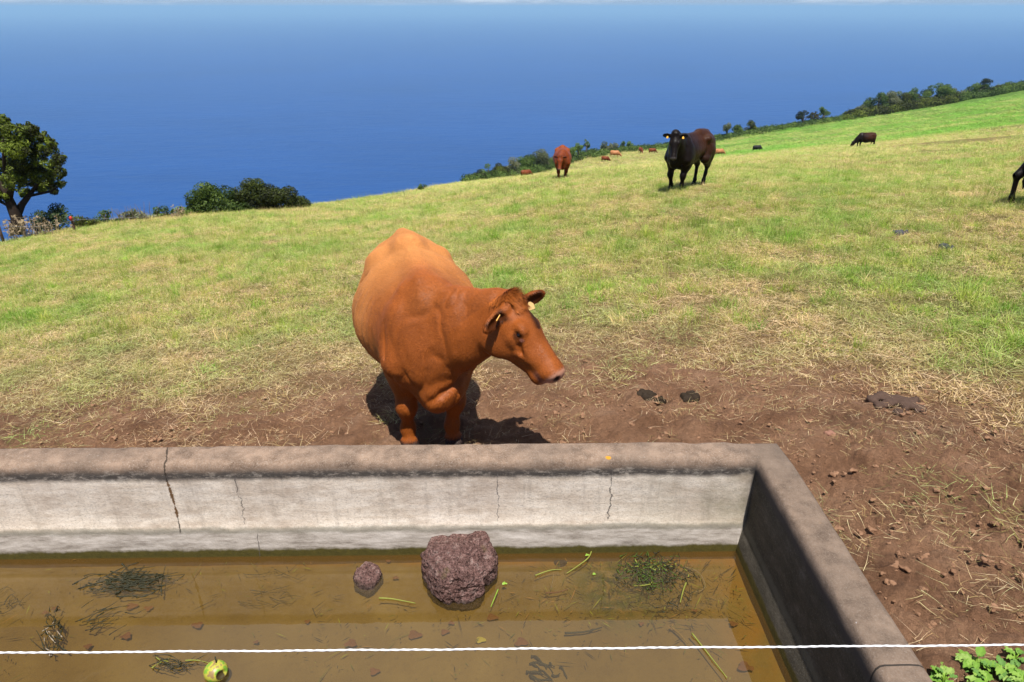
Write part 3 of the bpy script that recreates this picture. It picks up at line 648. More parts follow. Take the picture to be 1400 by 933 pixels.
    link('silt_bed', mesh_np('silt_bed', V, np.stack([i[:-1, :-1], i[:-1, 1:], i[1:, 1:], i[1:, :-1]], -1).reshape(-1, 4)), b.m, root)
trough()
ZS = -2.472
# water surface: tinted clear layer that mirrors the sky
b = NB('trough_water'); t = b.t; t.nodes.remove(b.b)
tr = b.n('BsdfTransparent'); tr.inputs[0].default_value = (.80, .74, .55, 1); gl = b.n('BsdfGlossy'); gl.inputs['Roughness'].default_value = .02; gl.inputs[0].default_value = (1, 1, 1, 1)
df = b.n('BsdfDiffuse'); df.inputs[0].default_value = (.165, .11, .040, 1); m0 = b.n('MixShader'); m0.inputs[0].default_value = .16; b.l(tr.outputs[0], m0.inputs[1]); b.l(df.outputs[0], m0.inputs[2])
fr = b.n('Fresnel'); fr.inputs[0].default_value = 1.58; bp = b.n('Bump'); bp.inputs['Strength'].default_value = .25; bp.inputs['Distance'].default_value = .0015; b.l(b.noise(9, 2, .4), bp.inputs['Height']); b.l(bp.outputs[0], gl.inputs['Normal'])
m1 = b.n('MixShader'); b.l(fr.outputs[0], m1.inputs[0]); b.l(m0.outputs[0], m1.inputs[1]); b.l(gl.outputs[0], m1.inputs[2]); b.l(m1.outputs[0], b.out.inputs[0])
V, Q = np.array([(TX0-.1, TY0-.1, ZW), (TX1+.1, TY0-.1, ZW), (TX1+.1, TY1+.1, ZW), (TX0-.1, TY1+.1, ZW)]), np.array([(0, 1, 2, 3)])
tag(link('water', mesh_np('water', V, Q), b.m), kind='structure')

# ------------------------------------------------------------------ stones, stems and leaves in the trough
def rock_mat():
    b = NB('lava_rock'); g = b.noise(30, 9, .8); vo = b.n('TexVoronoi', feature='F1'); vo.inputs['Scale'].default_value = 75; b.l(b.pos(), vo.inputs['Vector'])
    c = b.ramp(g, [(.26, (.035, .020, .015)), (.42, (.15, .075, .062)), (.54, (.26, .145, .125)), (.64, (.42, .30, .26)), (.76, (.60, .52, .47))])
    c = b.mix(b.math('MULTIPLY', b.ramp(vo.outputs['Distance'], [(.15, 1), (.4, 0)]), .55), c, (.03, .018, .014))
    c = b.mix(b.math('MULTIPLY', b.ramp(b.noise(9, 4), [(.6, 0), (.7, 1)]), .5), c, (.14, .12, .03))
    sz = b.n('SeparateXYZ'); b.l(b.pos(), sz.inputs[0]); wt = b.n('MapRange'); b.l(b.math('ADD', sz.outputs[2], b.math('MULTIPLY', b.noise(25, 4), .02)), wt.inputs[0]); wt.inputs[1].default_value = ZW+.030; wt.inputs[2].default_value = ZW+.014
    c = b.mix(b.math('MULTIPLY', wt.outputs[0], .75), c, (.025, .018, .010))
    b.base(c, .8, .3); b.bump(vo.outputs['Distance'], 1, .02, b.bump(g, 1, .03)); return b.m
M_ROCK = rock_mat()
def rock(name, label, outline, zc, zt, seed, amp=.016, cat='rock', mat=None, lean=.0):
    """outline: photo points of the silhouette taken at height zc -> lump of real thickness"""
    pts = [Z(px, py, zc) for px, py in outline]; c = sum(pts, Vector())/len(pts); n, m = 110, 60; V = []
    ang = [math.atan2(p.y-c.y, p.x-c.x) for p in pts]; rad = [math.hypot(p.x-c.x, p.y-c.y) for p in pts]; od = np.argsort(ang); A = np.array(ang)[od]; Rd = np.array(rad)[od]
    th = np.linspace(-math.pi, math.pi, n+1)[:-1]; rr = np.interp(th, A, Rd, period=2*math.pi)
    rr = np.convolve(np.r_[rr[-2:], rr, rr[:2]], [.1, .2, .4, .2, .1], 'valid')
    for i in range(m+1):
        ph = math.pi*i/m; f = abs(math.sin(ph))**.6; zz = math.cos(ph); zz = math.copysign(abs(zz)**.8, zz)
        for j in range(n): V.append((rr[j]*f*math.cos(th[j]), rr[j]*f*math.sin(th[j]), zz*zt*(1+lean*math.sin(th[j])*f)))
    V = np.array(V); nn = V/np.maximum(np.linalg.norm(V, axis=1, keepdims=True), 1e-6)
    s = 9/.18*.18
    gg = np.random.default_rng(seed); ext = np.abs(V).max(0)
    for _ in range(16):
        pn = gg.normal(size=3); pn /= np.linalg.norm(pn); hh_ = gg.uniform(.72, .92)*math.sqrt(((pn*ext)**2).sum()); V = V-pn*np.maximum(0, V@pn-hh_)[:, None]*.9
    d = fbm(V[:, 0]*s+seed, V[:, 1]*s, V[:, 2]*s, 3, seed, .6)*amp*2.2-np.abs(fbm(V[:, 0]*3*s, V[:, 1]*3*s+seed, V[:, 2]*3*s, 4, seed+5, .65))*amp*1.9+amp*.4
    V = V+nn*d[:, None]
    i = np.arange((m+1)*n).reshape(m+1, n); j = np.roll(i, -1, 1); Q = np.stack([i[:-1], i[1:], j[1:], j[:-1]], -1).reshape(-1, 4)
    o = link(name, mesh_np(name, V, Q), mat or M_ROCK, None, c); return tag(o, label, cat)
rock('lava_rock', 'large reddish pitted lava rock rising out of the trough water against the far wall', [(582, 752), (602, 736), (640, 733), (668, 744), (675, 775), (664, 798), (660, 822), (636, 832), (602, 810), (583, 788)], -2.40, .125, 3)
rock('lava_rock', 'small dark red lava stone in the water left of the large rock', [(484, 800), (492, 782), (508, 772), (521, 784), (516, 802), (500, 812)], -2.45, .055, 8, .009)
rock('lava_rock', 'tiny blackish stone under the water right of the large rock', [(757, 768), (764, 763), (775, 769), (774, 778), (764, 777)], -2.49, .022, 12, .003, mat=simple('dark_stone', (.035, .02, .016), .8))

M_STEM = simple('wet_stem', (.20, .21, .035), .6, .3, .35, 20); M_STEMD = simple('dark_stem', (.022, .022, .008), .6, .3, .4, 20); M_STEMP = simple('bleached_stem', (.26, .21, .15), .7, .3, .3, 20)
M_LEAFR = simple('drowned_leaf', (.15, .06, .02), .7, .2, .4, 30); M_LEAFY = simple('yellow_leaf', (.40, .34, .04), .6, .3, .25, 30); M_GRN = simple('fresh_leaf', (.20, .34, .04), .5, .3, .3, 30)
def stem(name, label, pxs, z, r, mat, group=None, cat='stem'):
    """pxs: photo points at height z"""
    pts = [Z(px, py, z+random.uniform(0, .006)) for px, py in pts_smooth(pxs)]
    v, q = tube_np(pts, [r*(1-.5*i/(len(pts)-1)) for i in range(len(pts))], 6)
    return tag(link(name, mesh_np(name, v, q), mat), label, cat, group)
def pts_smooth(p, k=5):
    if len(p) < 3: return [tuple(np.array(p[0])*(1-t)+np.array(p[1])*t+(0, math.sin(t*3)*1.0)) for t in np.linspace(0, 1, k)]
    o = []; p = [p[0]]+list(p)+[p[-1]]
    for i in range(1, len(p)-2):
        a, b_, c, d = [np.array(x, float) for x in p[i-1:i+3]]
        for t in np.linspace(0, 1, k, endpoint=False): o.append(.5*((2*b_)+(-a+c)*t+(2*a-5*b_+4*c-d)*t*t+(-a+3*b_-3*c+d)*t**3))
    o.append(np.array(p[-1], float)); return o
ZF = ZW+.004
stem('floating_stem', 'short curved yellow-green stem just right of the small lava stone', [(518, 818), (536, 819), (568, 825)], ZF, .004, M_STEM)
stem('floating_stem', 'long pale green stem reaching from the water edge down past the tiny black stone', [(810, 748), (805, 762), (790, 774), (775, 784)], ZF, .004, M_STEM)
stem('floating_stem', 'straight yellowish stem ending at the tiny black stone', [(732, 787), (752, 780), (768, 779)], ZF, .0035, M_STEM)
stem('floating_stem', 'short upright green stem right of the algae clump', [(938, 797), (934, 808), (930, 824)], ZF, .0045, M_STEM)
stem('floating_stem', 'long thin bleached stem curling right of the algae clump', [(936, 775), (955, 783), (964, 800), (958, 808), (946, 811), (944, 822)], ZW-.03, .003, M_STEMP)
stem('floating_stem', 'dark thin stick crossing the water between the algae and the rope', [(772, 866), (800, 864), (823, 858)], ZW-.02, .005, M_STEMD)
stem('floating_stem', 'thick brown and yellow stalk slanting towards the rope', [(917, 857), (930, 868), (940, 880)], ZW-.02, .006, simple('brown_stalk', (.22, .14, .03), .7))
stem('floating_stem', 'long straight green reed passing under the rope', [(946, 866), (965, 890), (994, 927)], ZF, .004, M_STEM)
stem('floating_stem', 'small reddish brown stick with a pale tip below the long green stem', [(746, 811), (762, 810), (776, 806)], ZW-.01, .0045, simple('red_stick', (.16, .07, .045), .7))
stem('floating_stem', 'very thin bleached stalk standing above the small reddish stick', [(757, 786), (755, 798), (752, 809)], ZW-.01, .002, M_STEMP)
stem('floating_stem', 'thin bright green blade leaning on the right side of the large rock', [(681, 806), (676, 818), (671, 830)], ZF, .003, M_GRN)

def twigs(name, label, c, sx, sy, n, z, mats, seed, cat='twig', ang=.3, spread=.9, ln=(18, 60), r=.0032, origin=True, parts=True):
    rd = random.Random(seed); root = empty(name, Z(c[0], c[1], z), label, cat); gr = {}
    for k in range(n):
        a = ang+rd.gauss(0, spread); l = rd.uniform(*ln); x, y = c[0]+rd.gauss(0, sx), c[1]+rd.gauss(0, sy)
        p = [(x-math.cos(a)*l/2, y+math.sin(a)*l/4)]; p.append((x+rd.gauss(0, 3), y+rd.gauss(0, 3))); p.append((x+math.cos(a)*l/2, y-math.sin(a)*l/3+rd.gauss(0, 3)))
        pts = [Z(q[0], q[1], z+rd.uniform(0, .02))-root.location for q in pts_smooth(p, 4)]
        v, q = tube_np(pts, [r*rd.uniform(.5, 1.2)*(1-.6*i/(len(pts)-1)) for i in range(len(pts))], 5); gr.setdefault(rd.choices(range(len(mats)), [m[2] for m in mats])[0], []).append((v, q))
    for i, ps in gr.items():
        if len(ps) <= 4:
            for v, q in ps: link(mats[i][1][:-1], mesh_np(mats[i][1][:-1], v, q), mats[i][0], root)
            continue
        v, q = merge(ps); link(mats[i][1], mesh_np(mats[i][1], v, q), mats[i][0], root)
    return root
dk = (M_STEMD, 'dark_twigs', 6); pl = (M_STEMP, 'bleached_twigs', 1.2); gn = (M_STEM, 'green_stems', 2.2)
twigs('twig_bundle', 'tangle of dark drowned twigs in the left part of the water', (180, 795), 20, 7, 95, ZW-.012, [dk, (M_STEMP, 'bleached_twigs', .1)], 1, ang=.25, spread=.45, r=.0042)
twigs('twig_bundle', 'single run of dark twigs slanting down left from the twig tangle', (140, 838), 16, 12, 14, ZW-.014, [dk], 2, ang=.75, spread=.15, ln=(25, 55))
twigs('twig_bundle', 'small branched twig standing near the left end of the rope', (72, 868), 8, 13, 30, ZW-.01, [dk, pl], 3, ang=1.5, spread=.5, ln=(12, 40))
twigs('twig_bundle', 'wispy black stems at the left edge of the water', (8, 815), 12, 16, 20, ZW-.04, [dk], 4, ang=.9, spread=.4, ln=(12, 34), r=.0022)
twigs('twig_bundle', 'sprig of thin twigs beside the bitten green fruit', (238, 906), 14, 6, 18, ZW-.01, [dk, gn], 5, ang=.1, spread=.5, ln=(12, 48))
twigs('weed_clump', 'green and black water weed clump in the far right corner of the water', (893, 782), 22, 12, 210, ZW-.012, [(M_STEMD, 'dark_twigs', 9), (simple('algae_thread', (.05, .085, .008), .7), 'green_stems', 5), (M_STEM, 'fresh_stems', 1)], 6, cat='water weed', ang=.4, spread=1.2, ln=(8, 34))
twigs('twig_bundle', 'loose dark scraps of twig below the water weed clump', (912, 822), 18, 8, 22, ZW-.014, [dk], 7, ang=-.4, spread=.8, ln=(8, 26))
twigs('twig_bundle', 'dark twisted scrap near the bottom edge right of the centre', (745, 915), 10, 8, 12, ZW-.04, [dk], 8, ang=-.8, spread=.4, ln=(10, 34), r=.006)
twigs('twig_bundle', 'faint sunken twigs between the bitten fruit and the small lava stone', (385, 815), 32, 14, 16, ZW-.033, [dk], 9, ang=.2, spread=.6, ln=(12, 50), r=.002)
# fine floating scraps nobody could count
def scraps():
    parts = []; C = []; rd = random.Random(5)
    for k in range(1500):
        px, py = rd.uniform(-20, 1080), rd.uniform(752, 960)
        if rd.random() < .5: px = rd.gauss(890, 90); py = rd.gauss(800, 40)
        elif vnoise([px*.012], [py*.02], seed=4)[0] < .0: continue
        p = Z(px, max(753, py), ZW-rd.uniform(.0, .038)); 
        if not (TX0 < p.x < TX1-.07 and TY0 < p.y < TY1-.06): continue
        a = rd.uniform(0, 3.14); l = rd.expovariate(1/.014)+.004; wd = rd.uniform(.001, .0025); d = np.array([math.cos(a), math.sin(a), 0])*l; s = np.array([-math.sin(a), math.cos(a), 0])*wd
        c = np.array(p); parts.append((np.array([c-d-s*.3, c-d*.0-s, c+d+s*.3, c+s*1.2+d*.2]), np.array([(0, 1, 2, 3)])))
        C += [rd.choice([(.03, .022, .01)]*5+[(.12, .12, .02)]*3+[(.30, .16, .05), (.24, .26, .03)])]*4
    v, q = merge(parts); b = NB('scrap_bits'); b.base(b.n('Attribute', attribute_name='col').outputs['Color'], .8, .2)
    tag(link('plant_debris', mesh_np('plant_debris', v, q, np.array(C), False), b.m), kind='stuff')
scraps()
def leaf_blob(px, py, sz, z, mat, seed, name='fallen_leaf', label=None, group=None, lobes=.25):
    rd = random.Random(seed); c = np.array(Z(px, py, z)); n = 16; a0 = rd.uniform(0, 6); V = [c+(0, 0, .004)]
    for i in range(n):
        t = 2*math.pi*i/n; r = sz*(1+lobes*math.sin(3*t+a0)+rd.uniform(-.1, .1)); V.append(c+(r*math.cos(t), r*.75*math.sin(t), rd.uniform(-.002, .004)))
    Q = [(0, 1+i, 1+(i+1) % n, 1+(i+2) % n) for i in range(0, n, 2)]
    return tag(link(name, mesh_np(name, np.array(V), np.array(Q), None, True), mat), label, 'leaf', group)
lv = [(270, 855, .022), (180, 829, .025), (203, 652+180, .018), (62, 838, .014), (75, 832, .015), (172, 870, .022), (120, 884, .016), (567, 868, .030), (608, 864, .018), (713, 878, .028), (480, 880, .026), (541, 790, .014), (1019, 912, .030), (1003, 853, .018), (877, 853, .012), (531, 766, .018), (673, 844, .024), (617, 852, .013), (512, 918, .020), (350, 878, .012), (420, 850, .012), (305, 905+20, .014), (950, 835, .012)]
for i, (x, y, s) in enumerate(lv): leaf_blob(x, y, s, ZS+.012, M_LEAFR, i, label='reddish brown drowned leaf lying on the muddy bottom of the trough', group='drowned leaves on the trough bottom')
leaf_blob(657, 875, .020, ZW-.03, M_LEAFY, 60, label='pale yellow leaf sunk just above the rope below the large rock')
leaf_blob(803, 779-20, .010, ZF, M_GRN, 61, label='small bright green leaf floating left of the water weed')
leaf_blob(812, 797-12, .008, ZF, M_GRN, 64, label='tiny green leaf scrap below the small floating leaf')
leaf_blob(895, 751, .010, ZF, M_GRN, 62, label='bright green leaf at the far waterline above the water weed')
leaf_blob(690, 798, .011, ZF, M_GRN, 63, label='round green leaf floating at the right foot of the large rock')
# bitten green fruit
def fruit():
    c = Z(295, 918, ZW+.012); root = empty('bitten_fruit', c, 'green and yellow bitten fruit floating at the bottom edge of the photo', 'fruit')
    v = Vol((-.08, -.08, -.08), (.08, .08, .08), .003); v.ell((0, 0, 0), (.047, .045, .040)); v.ell((.005, .01, .05), (.012, .012, .012), k=.01, sub=True)
    v.ell((.040, -.034, .012), (.020, .022, .022), k=.006, sub=True); v.ell((.048, -.015, .012), (.014, .014, .016), k=.006, sub=True)
    V, Q = v.mesh(); n = fbm(V[:, 0]*45, V[:, 1]*45, V[:, 2]*45, 3, 4); col = np.where(n[:, None] > .22, np.array((.26, .17, .07)), np.where(n[:, None] > -.12, (.38, .36, .05), (.17, .33, .03)))
    ins = (np.linalg.norm((V-(.040, -.034, .012))/(.020, .022, .022), axis=1) < 1.15); col[ins] = (.06, .045, .015)
    b = NB('fruit_skin'); b.base(b.n('Attribute', attribute_name='col').outputs['Color'], .4, .4); link('skin', mesh_np('skin', V, Q, col), b.m, root)
    v2, q2 = tube_np([(.005, .01, .03), (.004, .014, .050), (.0, .022, .058)], .003, 6); link('stalk', mesh_np('stalk', v2, q2), M_STEMD, root)
fruit()
# white electric fence rope in front
def rope():
    pts = []; a = P(-2700, 914, 1.02); c = P(4100, 861, 1.02); n = 2780; V = []; Q = []
    b = NB('white_rope'); b.base((.80, .80, .80), .6, .3)
    for i in range(n+1):
        t = i/n; p = np.array(a.lerp(c, t)); p[2] += .0006*math.sin(t*188)+.0004*math.sin(t*530)
        for j in range(9):
            th = 2*math.pi*j/9; r = .00185*(1+.30*math.cos(3*(th-t*2780*.35))+.08*math.sin(i*1.7)); V.append(p+(0, r*math.cos(th), r*math.sin(th)))
    i = np.arange((n+1)*9).reshape(n+1, 9); j = np.roll(i, -1, 1); Q = np.stack([i[:-1], j[:-1], j[1:], i[1:]], -1).reshape(-1, 4)
    tag(link('fence_rope', mesh_np('fence_rope', np.array(V), Q), b.m), 'thin white twisted electric fence rope stretched across the front above the trough', 'rope')
rope()
# ------------------------------------------------------------------ the herd
O = Vector((-.64, 4.33, 0)); O.z = gz(O.x, O.y); hdg = math.atan2(-.967, .255)
cow, H, HM, ears = build_cow('cow', 'big round-bellied chestnut cow standing right behind the concrete trough, head turned right', O, hdg,
    w2b((.02, 3.60, -1.475), O, hdg), d2b((.56, -.44, -.70), hdg), d2b((.36, .90, -.22), hdg),
    ((.50, .20, .055), (.29, .074, .012), (.28, .075, .012)), res=.0075, fat=1.12, detail=2, feet=dict(fl=(.545, .11), fr=(.475, -.175), hl=(-.12, .14), hr=(-.30, -.15)),
    tags=[(1, M_TAGW, .5), (-1, M_TAG, 2.6)], headk=.99, headw=1.22, hair=380000, folds=True, earset={1: (d2b((.85, .25, .33), hdg), d2b((.15, -.9, -.25), hdg)), -1: (d2b((-.55, -.62, -.42), hdg), d2b((.65, -.7, .05), hdg))})

# the rest of the herd
RED = ((.26, .058, .013), (.19, .040, .009), (.15, .032, .008)); PALE = ((.62, .26, .08), (.50, .20, .06), (.45, .17, .05)); BLK = ((.048, .018, .008), (.007, .005, .004), (.008, .005, .004))
M_DARK = coat_mat('dark_cow_coat', .42)
def at_ground(px, py): return G(px, py)
def stand(name, label, px, py, hd, coat, size=1.0, poll=(.98, 0, 1.28), Fd=(.55, 0, -.84), Ld=(0, 1, 0), res=.016, **k):
    o = G(px, py); h = math.radians(hd); return build_cow(name, label, o, h, poll, Fd, Ld, coat, res=res, size=size, **k)
# heifer watching, head turned to the camera
hh = math.radians(-129)
o = G(936, 258)
tocam = Vector((0, 0, .3))-Vector((o.x-.6, o.y-.5, o.z+1.2))
fw = d2b(unit((tocam.x*.45, tocam.y*.45/1, -tocam.length*.85)), hh); lf = d2b(unit((1, -.25, 0)), hh)
build_cow('cow', 'black-brown heifer standing side-on on the near pasture, facing the camera', o, hh, (.98, .12, 1.33), fw, lf, BLK, res=.014, size=1.09, fat=.62, deep=.68, mat=M_DARK, muzzle=(.09, .08, .08),
    feet=dict(fl=(.52, .15), fr=(.34, -.19), hl=(-.60, .15), hr=(-.82, -.16)), tags=[(1, M_TAG, .4), (-1, M_TAG, .4)], tail='swing')
o = G(768, 245)
build_cow('cow', 'deep red cow walking towards the camera, left of the black-brown heifer', o, math.radians(-93), (.98, -.10, 1.10), (.5, -.05, -.86), (0, 1, .05), RED, res=.022, fat=.92, deep=.85, size=1.08,
    feet=dict(fl=(.40, .14), fr=(.62, -.13), hl=(-.6, .13), hr=(-.8, -.13)), muzzle=(.35, .16, .12))
GZ = dict(poll=(1.08, 0, .50), Fd=(.42, 0, -.9), Ld=(0, 1, 0))
stand('cow', 'black-brown cow grazing with lowered head at the edge of the bright green field', 1180, 202, 188, BLK, .98, GZ['poll'], GZ['Fd'], GZ['Ld'], .03, mat=M_DARK, detail=False, fat=1.05)
# cow mostly outside the picture on the right: stepping foreleg and lowered muzzle side
o = G(1391, 283); o = Vector((o.x+.98, o.y+.10, 0)); o.z = gz(o.x, o.y)
build_cow('cow', 'black cow cut off by the right photo edge, only slanting hind legs showing', o, math.radians(4), (1.08, 0, .50), (.42, 0, -.9), (0, 1, 0), BLK, res=.02, mat=M_DARK, detail=False, size=1.0,
    feet=dict(fl=(.50, .17), fr=(.40, -.14), hl=(-.98, .12), hr=(-.90, -.20)))
# distant grazers share one hide mesh
far0, *_ = build_cow('distant_cow', 'tiny red cow grazing lowest on the slope, left of the walking red cow', Vector((0, 0, 0)), 0, GZ['poll'], GZ['Fd'], GZ['Ld'], ((.20, .052, .016), (.15, .036, .011), (.12, .03, .01)), res=.04, detail=False, group='cattle grazing far down the slope', feet=dict(fl=(.46, .165, 0), fr=(.40, -.165, 0), hl=(-.7, .17, 0), hr=(-.75, -.17, 0)))
FAR = [(720, 243.5, 20, 1.0, 'tiny red cow grazing lowest on the slope, left of the walking red cow', None),
       (828, 222, -20, 1.0, 'tiny red cow grazing just below and left of the pale orange one', None),
       (841, 215.5, -8, 1.25, 'tiny pale orange cow grazing side-on, the palest of the distant cattle', 'pale'),
       (876, 210.5, -80, 1.15, 'tiny red cow seen end-on near the far hedge, left of another facing right', None),
       (892, 211, 4, 1.0, 'tiny dark red cow near the far hedge just left of the black-brown heifer', None),
       (983, 214, 5, 1.0, 'tiny orange cow peeking out behind the rump of the black-brown heifer', 'pale'),
       (1035, 208, 6, .85, 'tiny black cow grazing right of the heifer beside the bright green field', 'black')]
mp_, mk_ = coat_mat('pale_cow_coat'), simple('black_cow_coat', (.008, .007, .006), .5)
mp_ = simple('pale_cow_coat', (.40, .165, .06), .6)
body0 = far0.children[0]
for i, (px, py, hd, sc_, lb, kind) in enumerate(FAR):
    if i == 0: r_, b_ = far0, body0
    else:
        r_ = far0.copy(); COL.objects.link(r_); b_ = body0.copy(); COL.objects.link(b_); b_.parent = r_
    g = G(px, py); r_.location = g; r_.rotation_euler.z = R(hd); r_.scale = (sc_,)*3; r_['label'] = lb
    if kind: b_.material_slots[0].link = 'OBJECT'; b_.material_slots[0].material = mp_ if kind == 'pale' else mk_

# ------------------------------------------------------------------ trees and bushes along the field edge
def leaf_mat():
    b = NB('foliage'); c = b.n('Attribute', attribute_name='col').outputs['Color']; b.base(c, .6, .25)
    t = b.n('BsdfTranslucent'); b.l(b.mix(1, c, (1.2, 1.3, .6), 'MULTIPLY'), t.inputs[0]); m = b.n('MixShader'); m.inputs[0].default_value = .25
    b.l(b.b.outputs[0], m.inputs[1]); b.l(t.outputs[0], m.inputs[2]); b.l(m.outputs[0], b.out.inputs[0]); return b.m
M_LEAF = leaf_mat(); M_BARK = simple('bark', (.085, .062, .045), .9, .1, .4, 6, .02); M_BARKP = simple('grey_bark', (.22, .19, .16), .9, .1, .3, 6, .02)
def leaves(clumps, n_per_m2, size, pal, seed, squash=1.0, wisp=0.0, elong=1.0):
    """clumps: (centre xyz, radius) -> leaf-sized faces through the outer part of every clump"""
    g = np.random.default_rng(seed); VV = []; CC = []; pal = np.array(pal)
    for ci, (c, r) in enumerate(clumps):
        n = int(n_per_m2*4*math.pi*r*r)+8; d = g.normal(size=(n, 3)); d /= np.linalg.norm(d, axis=1, keepdims=True)
        lump = 1+.22*fbm(d[:, 0]*2.2+ci*3, d[:, 1]*2.2, d[:, 2]*2.2, 2, seed+ci)
        rr = r*(1-np.abs(g.normal(size=n))*.22)*lump; rr += (g.random(n) < wisp)*r*g.random(n)*.35
        p = np.array(c)+d*rr[:, None]*[1, 1, squash]; nn = d+g.normal(size=(n, 3))*.6; nn /= np.linalg.norm(nn, axis=1, keepdims=True)
        t = np.cross(nn, g.normal(size=(n, 3))); t /= np.linalg.norm(t, axis=1, keepdims=True); u = np.cross(nn, t); s = size*g.uniform(.6, 1.3, n)[:, None]
        VV.append(np.stack([p-t*s*elong, p-u*s*.5, p+t*s*elong, p+u*s*.5], 1).reshape(-1, 3))
        k = np.clip(g.normal(.45+.25*g.normal(), .22, n), 0, .999)*(len(pal)-1); k0 = k.astype(int); f = (k-k0)[:, None]; col = pal[k0]*(1-f)+pal[np.minimum(k0+1, len(pal)-1)]*f
        CC.append(np.repeat(col*g.uniform(.8, 1.2, (n, 1)), 4, 0))
    V = np.concatenate(VV); return V, np.arange(len(V)).reshape(-1, 4), np.concatenate(CC)
DG = [(.020, .024, .006), (.045, .050, .010), (.085, .105, .014), (.16, .20, .022)]
BG = [(.025, .035, .010), (.055, .045, .016), (.10, .085, .025), (.075, .085, .018)]
MG = [(.030, .050, .012), (.060, .105, .020), (.105, .170, .032), (.16, .23, .05)]
LG = [(.06, .10, .02), (.11, .18, .03), (.17, .26, .05), (.22, .30, .08)]
GG = [(.07, .085, .04), (.12, .14, .07), (.17, .19, .10), (.22, .22, .13)]
KG = [(.012, .018, .008), (.024, .034, .012), (.045, .060, .018), (.05, .05, .02)]
def plant(kind, label, cat, px, py, wpx, hpx, pal, seed, trunk=.25, size=None, dens=None, group=None, lean=0, bark=None, flat=.8, n=None, dist=None, dd=0):
    """px,py: foot of the plant in the photo; wpx,hpx: width and height there"""
    rd = random.Random(seed); a, b_ = ray(px, py)
    d = dist or float(np.interp(a, _bw, _bd))*.975; base = Vector((a*d, d, -b_*d)); base.z = gz(base.x, base.y) if not dist else min(base.z, gz(base.x, base.y)+.1)
    ppm = FPX/(d*CP+(-base.z)*SP); W, Hh = wpx/ppm*(1 if dist else 1.35), hpx/ppm*(1.12 if dist else 1.42 if px < 1150 else 1.22)
    root = empty(kind, base, label, cat, group); cl = []; th = Hh*trunk
    if n is None: n = max(7, int(9*W/Hh)+5)
    for i in range(n):
        t = rd.uniform(-1, 1); zt = rd.uniform(0, 1); rmax = min(W, Hh-th)*.5
        r = rmax*rd.uniform(.34, .56); env = math.sqrt(max(0, 1-abs(t)**2.4)); top = th+(Hh-th)*env*rd.uniform(.86, 1.0)
        z = r*.6+th+(max(top-r*1.6-th, 0))*zt; cl.append(((t*max(W/2-r, .01)+lean*z, rd.uniform(-.5, .5)*min(W, Hh)*.6, z), r))
    size = size or .72/ppm; dens = dens or .50/(size*size)
    V, Q, C = leaves(cl, dens, size, pal, seed, flat); link('crown', mesh_np('crown', V, Q, C, False), M_LEAF, root)
    parts = [tube_np([(0, 0, -.4), (lean*th*.5, 0, th*.6), (lean*Hh*.5, 0, Hh*.62)], [.055*Hh**.8, .045*Hh**.8, .02*Hh**.8], 7)]
    for c, r in cl[:6]: parts.append(tube_np([(lean*th*.5, 0, th*.55), (c[0]*.55, c[1]*.5, (th+c[2])*.5), c], [.03*Hh**.8, .022*Hh**.8, .008*Hh**.8], 6))
    v, q = merge(parts); link('trunk', mesh_np('trunk', v, q), bark or M_BARK, root); return root
EDGE = 'trees and bushes along the far field edge'
